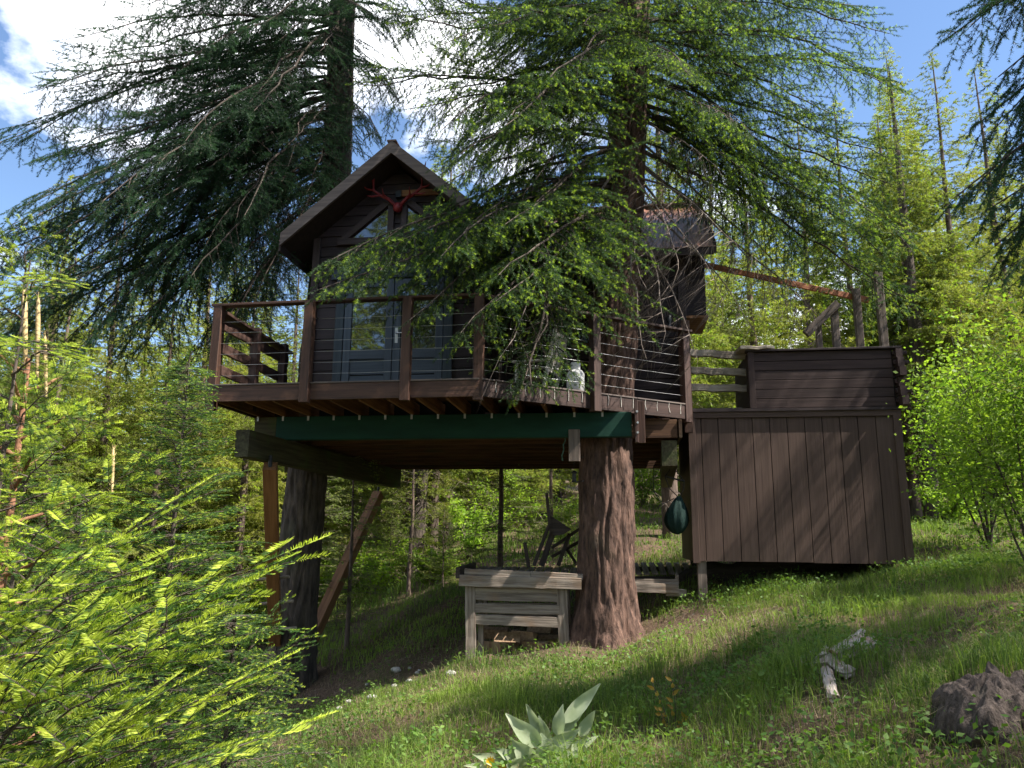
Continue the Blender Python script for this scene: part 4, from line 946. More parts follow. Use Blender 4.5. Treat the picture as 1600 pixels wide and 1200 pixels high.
# ------------------------------------------------------------------ conifers of the wood around
def conifer_meshes(name, H, seed, cr, mats, z0=.12, whorl=.30, per=6, tw=9, npm=34, nl=.085, nw=.022, droop=.35, sparse=1.0, r0=.16):
    """trunk and crown meshes of a whole tree (base at origin)."""
    r = np.random.default_rng(seed); mb = MB(); P, D, Ls, sp, sq, sw = [], [], [], [], [], []
    z = H * z0
    while z < H - .1:
        f = (z - H * z0) / (H * (1 - z0)); rad = cr * (1 - f) ** .8 * (.75 + .25 * min(1, f * 6)) + .06
        for k in range(per if f < .85 else 4):
            if r.random() > sparse: continue
            a = r.random() * 2 * PI; l = rad * r.uniform(.55, 1.15); zz = z + r.uniform(-.15, .15)
            dr = droop * r.uniform(.4, 1.5) * (1 - f) - .25 * f
            m = 5; ss = np.linspace(0, 1, m + 1)
            pts = np.stack([np.cos(a) * l * ss, np.sin(a) * l * ss, zz + l * (.12 * ss - dr * ss ** 1.6 + .10 * ss ** 4)], -1)
            sp.append(pts[:-1]); sq.append(pts[1:]); sw.append(.014 * (1 - ss[:-1]) * l / 2 + .003)
            nt = max(3, int(tw * l / cr * 1.3) + 1)
            for q in range(nt):
                t = .25 + .75 * (q + r.random()) / nt; t = min(t, .99); i1 = min(m - 1, int(t * m)); p = pts[i1] + (pts[i1 + 1] - pts[i1]) * (t * m - i1)
                sd = 1 if q % 2 else -1; b = a + sd * math.radians(r.uniform(25, 65)); tl = l * r.uniform(.16, .34) * (1.1 - .55 * t) + .10
                d = unit(np.array([math.cos(b), math.sin(b), -droop * r.uniform(-.1, 1.2)])); P.append(p); D.append(d); Ls.append(tl)
                if l > .9:
                    for e in (.35, .7): P.append(p + d * tl * e); D.append(unit(d + r.normal(0, .45, 3) + np.array([0, 0, -droop * .6]))); Ls.append(tl * .55)
            P.append(pts[-2]); D.append(unit(pts[-1] - pts[-2])); Ls.append(np.linalg.norm(pts[-1] - pts[-2]) * 1.15)
        z += whorl * r.uniform(.75, 1.25)
    P, D, Ls = np.array(P), np.array(D), np.array(Ls)
    sticks(mb, np.vstack(sp), np.vstack(sq), np.concatenate(sw), 0); sticks(mb, P, P + D * Ls[:, None], .004, 0)
    needles(mb, P, D, Ls, npm, nl, nw, 1, 2, .25, r, ang=(.5, 1.1), tipstart=.6)
    crown = mb.mesh(name + '_crown', mats)
    tm = MB(); s = np.linspace(0, 1, 12)
    tm.tube(np.stack([r.normal(0, .012, 12).cumsum() * H * .15, r.normal(0, .012, 12).cumsum() * H * .15, s * H * .985 - .3 * (1 - s)], -1) * np.array([1, 1, 1]), r0 * (1 - .93 * s) * (1 + .25 * np.exp(-s * 25)), 10)
    return crown, tm
BGM = [M_LIMB, M_NEEDLEB, M_NEWTIP]
def con_kind(name, bark, *a, **k):
    c, t = conifer_meshes(name, *a, BGM, **k); return c, t.mesh(name + '_trunk', bark, True)
KINDS = {
    'full': [con_kind('conifer', M_BARKB, 12, 201 + k, 2.1, z0=.08, npm=75, per=8, whorl=.25, nl=.08, nw=.02) for k in range(3)],
    'tall': [con_kind('tall_conifer', M_BARKB, 17, 211 + k, 2.4, z0=.28, npm=62, per=7, whorl=.28, nl=.09, nw=.026, r0=.24, droop=.5) for k in range(3)],
    'sparse': [con_kind('sparse_conifer', M_BARKB, 6.5, 221 + k, 1.35, z0=.10, npm=40, per=5, whorl=.24, tw=9, nl=.05, nw=.013, r0=.065, sparse=.8, droop=.3) for k in range(3)],
    'small': [con_kind('small_conifer', M_BARKB, 4.0, 231 + k, 1.05, z0=.04, npm=52, per=7, whorl=.17, tw=11, nl=.05, nw=.013, r0=.05, droop=.2) for k in range(3)],
}
def dead_skirt(seed, z0, z1, l, n):
    r = np.random.default_rng(seed); mb = MB()
    for k in range(n):
        z = r.uniform(z0, z1); a = r.random() * 2 * PI; L = l * r.uniform(.4, 1.2); m = 5; s = np.linspace(0, 1, m + 1)
        p = np.stack([np.cos(a) * L * s, np.sin(a) * L * s, z + L * (.1 * s - r.uniform(.2, .8) * s ** 2)], -1); p[1:] += r.normal(0, .03, (m, 3)).cumsum(0)
        sticks(mb, p[:-1], p[1:], .009 * (1.1 - s[:-1]), 0)
        t = r.integers(1, m, 7); b = p[t] + r.normal(0, .16, (7, 3)) * np.array([1, 1, .7]) - np.array([0, 0, .12]); sticks(mb, p[t], b, .004, 0)
    return mb.mesh('dead_twigs', [M_DEAD])
SKIRT = [dead_skirt(300 + k, .5, 5.5, 1.5, 60) for k in range(3)]
def conifer(kind, k, x, y, s, label, group, tint=(1, 1, 1), name=None, skirt=False, bark=None):
    c, t = KINDS[kind][k % 3]
    T = thing(name or {'full': 'conifer_tree', 'tall': 'tall_conifer_tree', 'sparse': 'conifer_sapling', 'small': 'young_conifer'}[kind], label, 'tree', (x, y, gz(x, y)), rng.uniform(0, 6.28), group)
    T.matrix_basis = T.matrix_basis @ Matrix.Diagonal((s, s, s * rng.uniform(.92, 1.1), 1))
    o = obj('crown', c, T); o.color = (*tint, 1)
    if bark: t = t.copy(); t.materials.clear(); t.materials.append(bark)
    obj('trunk', t, T)
    if skirt: tag(obj('dead_branches', SKIRT[k % 3], T), kind='stuff')
    return T
LG = (1.15, 1.15, .95)
for k, (px, Y, kind, s) in enumerate([(120, 24, 'full', .75), (30, 27, 'full', .9), (230, 26, 'full', .7), (330, 30, 'full', .85), (400, 25, 'full', .62), (80, 33, 'tall', .72), (180, 36, 'tall', .72), (290, 38, 'tall', .7), (440, 34, 'full', .9), (-60, 30, 'full', 1.0), (370, 40, 'tall', .75),
        (520, 27, 'full', .7), (600, 31, 'tall', .72), (660, 28, 'tall', .78), (700, 33, 'tall', .8), (745, 36, 'full', .9), (820, 29, 'full', .75), (870, 34, 'tall', .75), (930, 38, 'full', .9), (980, 32, 'full', .8), (1040, 33, 'tall', .8),
        (1110, 28, 'full', .75), (1170, 33, 'full', .85), (1230, 29, 'full', .8), (1290, 35, 'tall', .85), (1420, 27, 'tall', .85), (1385, 31, 'full', .95), (1450, 34, 'full', .95), (1500, 30, 'full', .9), (1560, 33, 'full', 1.0), (1620, 29, 'full', 1.0), (1530, 25, 'full', .7), (1690, 26, 'full', 1.0), (1440, 23.5, 'tall', .85), (1655, 38, 'tall', 1.0), (1180, 21, 'full', 1.05), (1270, 23, 'full', 1.2), (1340, 26, 'full', 1.35), (1510, 22, 'full', 1.15), (1590, 25, 'full', 1.35), (620, 24, 'full', 1.15), (690, 30, 'full', 1.45), (1440, 28, 'full', 1.5), (1120, 30, 'full', 1.4), (560, 34, 'full', 1.3), (820, 34, 'full', 1.5), (10, 21, 'full', 1.0), (90, 20, 'full', .95), (170, 22, 'full', 1.1), (260, 20.5, 'full', .95), (320, 23, 'full', 1.1), (390, 21, 'full', .9), (460, 24, 'full', 1.05), (-70, 21, 'full', 1.1), (60, 26, 'full', 1.3), (220, 28, 'full', 1.35), (360, 29, 'full', 1.3)]):
    X = (px - 800) / 1178 * Y
    lab, grp = {'full': ('bushy yellow green conifer in the sunlit wood behind the treehouse', 'conifers in the wood behind'), 'tall': ('tall conifer with bare lower trunk in the wood behind the treehouse', 'tall conifers in the wood behind')}[kind]
    conifer(kind, k, X, Y, s, lab, grp, LG if k % 3 else (1.3, 1.25, .9), skirt=(kind == 'tall'))
for k in range(110):                                          # deeper in the wood
    Y = 42 + (k % 5) * 10 + rng.uniform(-4, 4); px = -250 + (k * 137) % 2100 + rng.uniform(-30, 30)
    conifer('tall' if k % 3 == 0 else 'full', k, (px - 800) / 1178 * Y, Y, rng.uniform(.8, 1.15), 'distant conifer deep in the wood behind the treehouse', 'distant conifers', (1.2, 1.2, 1.0), name='distant_conifer')
for k in range(16):                                          # the wood behind the photographer, mirrored in the door and gable glass
    a_ = math.radians(188 + k * 10.4 + rng.uniform(-3, 3)); d_ = 13 + (k * 7 % 5) * 2.2
    x_, y_ = math.cos(a_) * d_, math.sin(a_) * d_
    if x_ > 6: x_ += 6; y_ -= 4
    conifer('full' if k % 3 else 'tall', k, x_, y_, rng.uniform(1.7, 2.0) if x_ < 3 else rng.uniform(.95, 1.3), 'conifer of the wood opposite the treehouse, mirrored in its glass', 'conifers opposite the treehouse', (.9, 1, .85), name='conifer_tree')
# thin saplings seen under the treehouse and beside it
conifer('sparse', 0, (562 - 800) / 1178 * 16.0, 16.0, .82, 'thin sparse sapling standing behind the slanted brace', None, (.9, 1, .95))
conifer('sparse', 1, (786 - 800) / 1178 * 17.8, 17.8, 1.15, 'thin straight sapling with drooping branches standing behind the grey bin', None, (.85, .95, .9))
conifer('sparse', 2, (650 - 800) / 1178 * 19.5, 19.5, .9, 'sunlit sparse sapling in the gap between the slanted brace and the bin', None, (1.3, 1.3, .9))  # sunlight put into the tint: needles lighter and yellower
conifer('sparse', 0, (505 - 800) / 1178 * 20, 20, 1.0, 'feathery sapling behind the dark fir trunk under the deck', None, (1.0, 1.1, 1.0))
conifer('sparse', 1, (860 - 800) / 1178 * 21, 21, 1.0, 'sunlit sapling behind the tipped chair', None, (1.3, 1.3, .9))  # same raised tint, the sunlit look is in the needle colour
for k, (px, Y, s) in enumerate(((700, 18.5, .5), (545, 18, .45), (620, 22, .6), (455, 19, .7), (1160, 21, .8), (1560, 17, .6), (1640, 15, .7), (930, 25, .7))):
    conifer('small', k, (px - 800) / 1178 * Y, Y, s, 'small bushy conifer in the undergrowth behind the treehouse', 'small conifers in the undergrowth', (1.0, 1.1, .9))
# dark trunks one can tell apart behind
def bare_trunk(px, Y, H, r_, mat, label, lean=0.0):
    x = (px - 800) / 1178 * Y; T = thing('pine_tree' if mat is M_BARKR else 'old_conifer', label, 'tree', (x, Y, gz(x, Y)))
    obj('trunk', trunk_mesh('back_trunk', [(0, 0, -.3), (lean * .5, 0, H / 2), (lean, 0, H)], [r_, r_ * .7, .01], mat, 22, .16, .02, (.25, .5), px * .1, (8, 1)), T)
    tag(obj('dead_branches', SKIRT[px % 3], T, Matrix.Rotation(px, 4, 'Z') @ Matrix.Diagonal((.9, .9, 1.1, 1))), kind='stuff')
    c = KINDS['tall'][px % 3][0]; o = obj('crown', c, T, Matrix.Translation((lean * .7, 0, 0)) @ Matrix.Diagonal((.85, .85, H / 16.8, 1))); o.color = (1.1, 1.15, .95, 1)
bare_trunk(656, 23, 13, .24, M_BARKD, 'dark leaning trunk behind the gap beside the slanted brace', .5)
bare_trunk(682, 25, 13, .20, M_BARKB, 'pale brown trunk next to the dark leaning one under the floor')
bare_trunk(642, 29, 14, .17, M_BARKR, 'slim orange pine trunk in the wood seen under the floor')
bare_trunk(1440, 21.5, 14, .22, M_BARKD, 'dark straight trunk hung with dead twigs right of the shed')
bare_trunk(1412, 23, 13, .20, M_BARKB, 'greyish trunk half hidden behind the shed corner')
bare_trunk(1041, 19, 13, .20, M_BARKB, 'light grey brown trunk behind the hanging hammock')
bare_trunk(1490, 34, 15, .2, M_BARKD, 'slim dark trunk far behind the bright leafy shrub')
bare_trunk(60, 22, 14, .19, M_BARKB, 'grey trunk in the wood behind the young firs', .3)
# firs on the right outside the frame: they shade the shed and the foreground, one hangs into the picture
for k, (x, y, H) in enumerate(((9.0, 4.8, 15), (10.8, 10.6, 14.5), (13.6, 7.2, 14), (10.4, 1.6, 14))):
    B = Vector((x, y, gz(x, y) - .1)); T = thing('fir_tree', ['fir whose dark drooping boughs hang in from the right above the shrub', 'fir shading the shed from beyond the clearing edge', 'tall fir at the edge of the clearing', 'fir on the slope above the path'][k], 'tree', B)
    tp_ = [(0, 0, 0), (.1, 0, H * .5), (.1, 0, H)]
    m = MB(); m.tube([(0, 0, -.2), (.05, 0, 2), (.1, 0, H * .5), (.1, 0, H)], [.42, .32, .2, .03], 14); obj('trunk', m.mesh('shade_fir_trunk', M_BARKD, True), T)
    n_ = 30
    for q in range(n_):
        z = 3.2 + (H - 3.6) * q / n_; an_ = q * 2.4 + k; l = (3.6 * (1 - (z - 3) / (H - 2)) + .5) * rng.uniform(.8, 1.1)
        a = B + Vector((.05, 0, z)); b = a + Vector((math.cos(an_) * l, math.sin(an_) * l, -.3 * l))
        place_bough(T, BIG[q % 5] if l > 3 else MID[q % 4], 4.0 if l > 3 else 2.4, a, b, B, tint=LT)
    if k == 0:
        for (z, px, py, Y) in ((7.0, 1490, 310, 7.0), (7.4, 1520, 200, 7.2), (7.8, 1480, 60, 7.4), (6.6, 1560, 380, 7.2), (7.8, 1560, 120, 6.8), (6.2, 1600, 430, 7.0), (8.0, 1570, 10, 7.0), (5.8, 1540, 330, 6.6)):
            for w_ in (0, 1): place_bough(T, BIG[(int(px) + w_) % 5], 4.0, B + Vector((.05, 0, z + .4 * w_)), on_y(px + 35 * w_, py + rng.uniform(-50, 30) * w_, Y + .3 * w_), B, tint=LT, roll=rng.uniform(-.4, .4))

# ------------------------------------------------------------------ young firs on the left
def young(B, H, label, boughs, n, spread, seed, tint=(1, 1, 1), lean=(0, 0), r0=.035, z0=.15, extra=()):
    r = random.Random(seed); T = thing('young_fir', label, 'tree', B)
    m = MB(); s = np.linspace(0, 1, 10); m.tube(np.stack([lean[0] * s, lean[1] * s, -.1 + (H + .1) * s], -1), r0 * (1 - .92 * s), 8); obj('trunk', m.mesh('young_fir_trunk', M_LIMB, True), T)
    for q in range(n):
        f = (q / n) ** .9; z = H * (z0 + (1 - z0) * f) * .985; an_ = q * 2.399 + r.uniform(-.3, .3); l = spread * (1 - f) ** .85 * r.uniform(.75, 1.15) + .14
        a = Vector((lean[0] * z / H, lean[1] * z / H, z)) + B; b = a + Vector((math.cos(an_) * l, math.sin(an_) * l, l * r.uniform(-.08, .28) + .25 * f * l))
        place_bough(T, boughs[q % len(boughs)], 1.0, a, b, B, tint=tint, roll=r.uniform(-.3, .3))
    for (z, px, py, Y) in extra:
        place_bough(T, boughs[int(px) % len(boughs)], 1.0, B + Vector((lean[0] * z / H, lean[1] * z / H, z)), on_y(px, py, Y), B, tint=tint, roll=r.uniform(-.3, .3))
    me = boughs[0]; a = B + Vector((lean[0], lean[1], H * .96)); place_bough(T, me, 1.0, a, a + Vector((.02, 0, .3)), B, tint=tint)
    return T
def by(px, Y): x = (px - 800) / 1178 * Y; return Vector((x, Y, gz(x, Y)))
y1 = by(20, 3.6)
young(y1, on_y(20, 690, 3.6).z - y1.z + .9, 'bright yellow green young fir with flat sprays leaning into the picture beside the pine', YB, 22, .9, 5, (1.1, 1.1, 1), extra=[
    (1.55, 408, 880, 3.3), (1.9, 262, 790, 3.4), (1.1, 365, 1068, 3.3), (1.4, 330, 940, 3.2), (2.2, 210, 735, 3.5), (.95, 300, 1130, 3.2), (1.2, 250, 1010, 3.0), (2.5, 150, 660, 3.5), (1.7, 200, 890, 3.1), (.9, 200, 1110, 3.0), (.8, 120, 1170, 2.9), (2.0, 120, 830, 3.1), (1.3, 100, 980, 2.9), (2.8, 110, 580, 3.6), (.9, 420, 1150, 3.6), (1.0, 60, 1080, 2.8)])
y2 = by(292, 8.2)
young(y2, on_y(292, 560, 8.2).z - y2.z, 'dark bushy young fir with lime shoot tips standing before the deck corner', YB2, 110, 1.35, 8, (.85, .95, .9), r0=.06, z0=.08)
y3 = by(395, 6.4)
young(y3, on_y(395, 960, 6.4).z - y3.z, 'low young fir with shoots reaching across the dark trunk base', YB2, 40, .8, 9, (1, 1, .9), extra=[(1.0, 480, 990, 6.2), (.8, 460, 1040, 6.2), (1.1, 440, 940, 6.3)])
y4 = by(150, 6.2)
young(y4, on_y(150, 800, 6.2).z - y4.z, 'shaded young fir filling the corner behind the bright sprays', YB2, 60, .95, 10, (.95, 1, .9))
y5 = by(60, 9.5)
young(y5, on_y(60, 640, 9.5).z - y5.z, 'young fir further back at the foot of the wood', YB2, 80, 1.2, 12, (1, 1.05, .9), r0=.05)
# young pine with upright candles
pn_b = by(42, 3.9)
pn_b.z = gz(pn_b.x, pn_b.y); PHt = on_y(42, 560, 3.9).z - pn_b.z
pn = thing('young_pine', 'young pine with long needles and pale upright candle shoots', 'tree', pn_b)
m = MB(); m.tube([(0, 0, -.1), (.02, 0, PHt * .5), (-.01, 0, PHt)], [.04, .025, .012], 8); obj('trunk', m.mesh('young_pine_trunk', M_BARKR, True), pn)
pr = np.random.default_rng(5)
for k, (px, y0, y1_, w) in enumerate(((36, 570, 445, .014), (54, 590, 462, .012), (68, 620, 520, .010), (22, 640, 560, .010), (175, 770, 700, .009))):
    a, b = on_y(px + (4 if px < 100 else 0), y0, 3.9) - pn_b, on_y(px + (6 if px == 54 else 2), y1_, 3.9) - pn_b
    m = MB(); m.tube([a, a.lerp(b, .3), a.lerp(b, .7), a.lerp(b, .93), b], [w * .6, w * .9, w, w * .7, w * .2], 8); cs = m.mesh('candle', M_CANDLE, True); o = obj('candle', cs, pn)
    m = MB(); t = pr.random(70); P_ = np.array(a)[None] + (np.array(b) - np.array(a))[None] * t[:, None]; D_ = unit(np.array(b - a)[None] * 2 / (b - a).length + pr.normal(0, .7, (70, 3)))
    sticks(m, P_, P_ + D_ * .035, .0016, 0); obj('candle_scales', m.mesh('candle_scales', M_CANDLE), o)
def pine_tuft(a, d, n, l):
    t = pr.random(n) * .7; P_ = np.array(a)[None] - np.array(d)[None] * (t[:, None] * .25); D_ = unit(np.array(d)[None] * .9 + pr.normal(0, .55, (n, 3)))
    m = MB(); sd = unit(np.cross(D_, pr.normal(size=(n, 3)))) * .0013; Q = P_ + D_ * (l * pr.uniform(.7, 1.1, n))[:, None]; Md = (P_ + Q) / 2 + np.array([0, 0, .004])
    m.add(np.stack([P_ - sd, P_ + sd, Md + sd, Q, Md - sd], 1).reshape(-1, 3), (np.arange(n)[:, None, None] * 5 + np.array([[0, 1, 2], [0, 2, 4], [4, 2, 3]])).reshape(-1, 3)); return m.mesh('needle_tuft', M_PINE)
for k in range(26):
    z = PHt * (.35 + .65 * (k / 26)); an_ = k * 2.4; l = .45 * (1 - .6 * k / 26); a = Vector((0, 0, z)); b = a + Vector((math.cos(an_) * l, math.sin(an_) * l, .12 + .1 * l))
    tw_ = tube_obj(pn, 'branch', [a, a.lerp(b, .5) - Vector((0, 0, .02)), b], [.012, .009, .006], M_BARKR, 6); obj('needle_tuft', pine_tuft(b, (b - a).normalized(), 130, .14), tw_)

# ------------------------------------------------------------------ leafy shrubs
def leaf_cloud(mb, C, size, r, mi=1, up=.5):
    n = len(C); d = unit(r.normal(size=(n, 3)) * np.array([1, 1, .5]) + np.array([0, 0, -.15])); nrm = unit(r.normal(size=(n, 3)) * .6 + np.array([0, 0, up])); a = unit(np.cross(d, nrm)); s = (size * r.uniform(.6, 1.25, n))[:, None]
    V = np.stack([C, C + d * s * .45 + a * s * .3, C + d * s, C + d * s * .45 - a * s * .3], 1).reshape(-1, 3); mb.add(V, np.arange(n * 4).reshape(-1, 4), mi)
def shrub(name, label, B, H, W, stems, nleaf, size, seed, leafm, stemm, group=None, tint=None, low=.35, r0=.022):
    r = np.random.default_rng(seed); T = thing(name, label, 'shrub', B, 0, group); sm = MB(); lm = MB(); L_ = []
    for k in range(stems):
        a = 2 * PI * (k + r.random()) / stems; h = H * r.uniform(.6, 1.05); w = W * r.uniform(.25, 1); m = 8; s = np.linspace(0, 1, m + 1)
        p = np.stack([np.cos(a) * w * s ** 1.3, np.sin(a) * w * s ** 1.3, h * s - .08], -1); p[1:] += r.normal(0, .02 * H / 2, (m, 3)).cumsum(0) * .6
        sm.tube(p, r0 * (1 - .8 * s), 5, 0, False)
        for q in range(12):
            t = r.uniform(low, 1); i1 = min(m - 1, int(t * m)); c = p[i1]; d = unit(r.normal(size=3) + np.array([math.cos(a) * .5, math.sin(a) * .5, .5])); l = H * r.uniform(.1, .28)
            ps = np.stack([c, c + d * l * .5 + np.array([0, 0, .02]), c + d * l]); sm.tube(ps, [r0 * .3, r0 * .22, r0 * .1], 4, 0, False)
            n = nleaf // (stems * 12); L_.append(c + d[None] * (l * r.random(n)[:, None] ** .6) + r.normal(0, .055 * H, (n, 3)))
    leaf_cloud(lm, np.vstack(L_), size, r, 0)
    obj('stems', sm.mesh(name + '_stems', stemm, True), T); o = obj('leaves', lm.mesh(name + '_leaves', leafm), T)
    if tint: o.color = (*tint, 1)
    return T
sb1 = by(1585, 9.6); shrub('leafy_shrub', 'tall bright green leafy shrub with thin dark stems right of the shed', sb1, on_y(1585, 490, 9.6).z - sb1.z, .95, 9, 9000, .07, 3, M_LEAF, M_LIMB, low=.42, r0=.016)
sb2 = by(1520, 13.5); shrub('leafy_shrub', 'airy yellow green shrub behind the tall leafy one', sb2, on_y(1520, 520, 13.5).z - sb2.z, 1.2, 8, 8000, .08, 4, M_LEAF, M_LIMB, low=.45)
SHR = [(by(px, Y), h, w) for px, Y, h, w in ((1480, 20, 1.3, 1.0), (1420, 24, 1.5, 1.2), (1560, 24, 1.6, 1.3), (1340, 25, 1.6, 1.3), (1130, 24, 1.8, 1.3), (1060, 25, 1.3, 1.1), (960, 26, 1.5, 1.2), (870, 24, 1.6, 1.2), (740, 23, 1.7, 1.3), (690, 20, 1.0, .9), (600, 22, 1.7, 1.2), (540, 23, 1.8, 1.3), (440, 21, 1.8, 1.3), (380, 19, 1.7, 1.2), (240, 18, 1.6, 1.2), (130, 17, 1.6, 1.3), (40, 19, 1.8, 1.3), (640, 26, 2.2, 1.4), (800, 28, 2.2, 1.5), (1000, 30, 2.2, 1.6), (480, 27, 2.2, 1.5), (330, 25, 2.4, 1.5), (20, 15, 1.8, 1.3), (180, 15, 1.5, 1.2), (330, 16, 1.6, 1.2), (90, 23, 2.6, 1.7), (200, 24, 2.8, 1.7), (400, 23, 2.3, 1.5), (290, 20, 2.0, 1.4), (-40, 22, 2.4, 1.6), (1210, 27, 2.4, 1.6), (1300, 22, 1.6, 1.3), (1400, 29, 2.6, 1.8), (1500, 27, 2.4, 1.7), (1620, 21, 2.2, 1.5))]
for k, (B, h, w) in enumerate(SHR):
    shrub('undergrowth_shrub', 'pale green leafy shrub in the undergrowth behind the treehouse', B, h, w, 7, 2600, .10, 20 + k, M_LEAF, M_DEAD, 'shrubs in the undergrowth', (.85, .85, .8) if k % 2 else (1, 1, .9), low=.25)

# ------------------------------------------------------------------ grass, dry grass, ground leaves
def dirt(x, y):                                              # bare soil: trunk feet, the path below the bin, under the shed
    d = np.zeros_like(x)
    for cx, cy, rx, ry in ((1.5, 12.2, .95, .8), (-3.9, 14.3, 1.1, 1.0), (-1.9, 12.9, 1.3, .55), (-2.9, 13.6, 1.3, .6), (-.9, 12.5, 1.0, .5), (5.0, 13.6, 2.0, 1.0), (2.6, 11.4, .55, .5), (.2, 12.8, 1.2, 1.0)):
        d = np.maximum(d, np.clip(1.5 - ((x - cx) / rx) ** 2 - ((y - cy) / ry) ** 2, 0, 1))
    return d
def scatter(bands, keep, r):
    X, Y = [], []
    for y0, y1, dens in bands:
        w0, w1 = -.78 * y1 - .5, .80 * y1 + .5
        n = int((y1 - y0) * (w1 - w0) * dens); X.append(r.uniform(w0, w1, n)); Y.append(r.uniform(y0, y1, n))
    X, Y = np.concatenate(X), np.concatenate(Y); k = (np.abs(X - .01 * Y) < .74 * Y + .6) & (r.random(len(X)) < keep(X, Y))
    return X[k], Y[k]
def clump(x, y, s, o): return .5 + .5 * np.sin(x * s + o + 1.3 * np.sin(y * s * .7 + o)) * np.sin(y * s * 1.1 - o + 1.1 * np.sin(x * s * .6))
def blades(X, Y, h, w, bend, r, tint):
    n = len(X); Z = ground(X, Y) - .015; P = np.stack([X, Y, Z], -1); a = r.random(n) * 2 * PI; d = np.stack([np.cos(a), np.sin(a), np.zeros(n)], -1); b = r.random(n) * 2 * PI; sd = np.stack([np.cos(b), np.sin(b), np.zeros(n)], -1) * (w * r.uniform(.6, 1.3, n) / 2)[:, None]
    bd = bend * r.uniform(.2, 1.3, n)
    m1 = P + d * (h * bd * .22)[:, None]; m1[:, 2] += h * .55; t = P + d * (h * bd)[:, None]; t[:, 2] += h * (1.02 - .45 * bd)
    V = np.stack([P - sd, P + sd, m1 - sd * .8, m1 + sd * .8, t], 1).reshape(-1, 3); o = np.arange(n)[:, None, None] * 5
    F4 = (o + np.array([[0, 1, 3, 2]])).reshape(-1, 4); F3 = (o + np.array([[2, 3, 4]])).reshape(-1, 3)
    return V, [F3, F4], np.repeat(tint, 5)
r1 = np.random.default_rng(77)
bands = ((2.5, 6, 2000), (6, 9, 1500), (9, 13, 900), (13, 18, 380), (18, 26, 110), (26, 45, 25))
keep = lambda x, y: np.clip(.10 + 1.25 * clump(x, y, 2.3, .4) * (.5 + .5 * clump(x, y, .9, 2)), 0, 1) * (1 - .93 * dirt(x, y)) * np.where(x < -5 - .1 * y, .5, 1)
X, Y = scatter(bands, keep, r1); n = len(X)
hh = (.09 + .33 * clump(X, Y, .8, 9) * clump(X, Y, 1.7, 1.5) * r1.uniform(.5, 1.25, n)) * np.where(Y > 16, 1.25, 1) + np.where(Y < 10, .24, .06) * (clump(X, Y, 3.1, 4) > .72) * r1.random(n)
V, F, T_ = blades(X, Y, hh, np.where(Y < 9, .006, np.where(Y < 14, .008, np.where(Y < 20, .014, .03))), .75, r1, np.clip(.15 + .6 * clump(X, Y, 1.1, 3) + r1.normal(0, .22, n), 0, 1))
tag(obj('grass', mesh_np('grass', V, F, [M_GRASS], attr=('tint', T_))), 'green grass growing over the sloping ground', None, kind='stuff')
X, Y = scatter(((2.5, 7, 650), (7, 11, 420), (11, 16, 150)), lambda x, y: np.clip(.15 + 1.1 * clump(x, y, 1.9, 5.2), 0, 1) * (1 - .4 * dirt(x, y)), r1); n = len(X)
V, F, T_ = blades(X, Y, .06 + .16 * r1.random(n), np.full(n, .0045), 1.6, r1, r1.random(n))
tag(obj('dry_grass', mesh_np('dry_grass', V, F, [M_DRY], attr=('tint', T_))), 'dry straw coloured grass among the green', None, kind='stuff')
X, Y = scatter(((2.8, 8, 130), (8, 14, 70), (14, 24, 18)), lambda x, y: np.clip(clump(x, y, 1.3, 7) * 1.6 - .5, 0, 1) * (1 - .9 * dirt(x, y)), r1); n = len(X)
mb = MB(); q = np.repeat(np.arange(n), 6); C = np.stack([X[q] + r1.normal(0, .05, 6 * n), Y[q] + r1.normal(0, .05, 6 * n), np.zeros(6 * n)], -1); C[:, 2] = ground(C[:, 0], C[:, 1]) + r1.uniform(.03, .22, 6 * n)
leaf_cloud(mb, C, .05, r1, 0, up=1.2); tag(obj('ground_cover', mb.mesh('ground_cover', M_LEAF2)), 'small round leaved plants spread through the grass', None, kind='stuff')
n = 5000; X = r1.uniform(-5, 7, n); Y = r1.uniform(4, 14.5, n); a = r1.random(n) * 6.28; l = r1.uniform(.03, .16, n); P_ = np.stack([X, Y, ground(X, Y) + .012], -1); Q = np.stack([X + np.cos(a) * l, Y + np.sin(a) * l, ground(X + np.cos(a) * l, Y + np.sin(a) * l) + r1.uniform(.005, .04, n)], -1)
mb = MB(); sticks(mb, P_, Q, .0028, 0); tag(obj('twig_litter', mb.mesh('twig_litter', M_DEAD)), 'dead twigs and litter scattered on the soil', None, kind='stuff')

# ------------------------------------------------------------------ stones, broken log, stump, flowers
def stone_mesh(seed, s):
    import bmesh
    bm = bmesh.new(); bmesh.ops.create_icosphere(bm, subdivisions=2, radius=1)
    for v in bm.verts:
        f = 1 + .28 * mnoise.noise(v.co * 1.3 + Vector((seed, 0, 0))) + .10 * mnoise.noise(v.co * 3 + Vector((0, seed, 0))); v.co = Vector((v.co.x * s[0], v.co.y * s[1], v.co.z * s[2])) * f
    me = bpy.data.meshes.new('stone'); bm.to_mesh(me); bm.free(); me.materials.append(M_STONE); return me
for k, (px, py, s) in enumerate(((619, 1050, .085), (652, 1054, .045), (639, 1066, .05), (616, 1074, .055), (573, 1072, .035), (581, 1092, .075), (640, 1045, .035), (655, 1050, .03), (606, 1084, .025), (705, 1055, .09), (545, 1098, .05), (530, 1110, .06))):
    p = hit(px, py); o = obj('stone', stone_mesh(k * 3.1, (s, s * .8, s * .55)), None, Matrix.Translation(p + Vector((0, 0, s * .25))) @ Matrix.Rotation(k * 1.3, 4, 'Z'))
    tag(o, 'pale stone lying on the bare soil between the dark trunk and the bin', 'stone', 'stones on the bare soil')
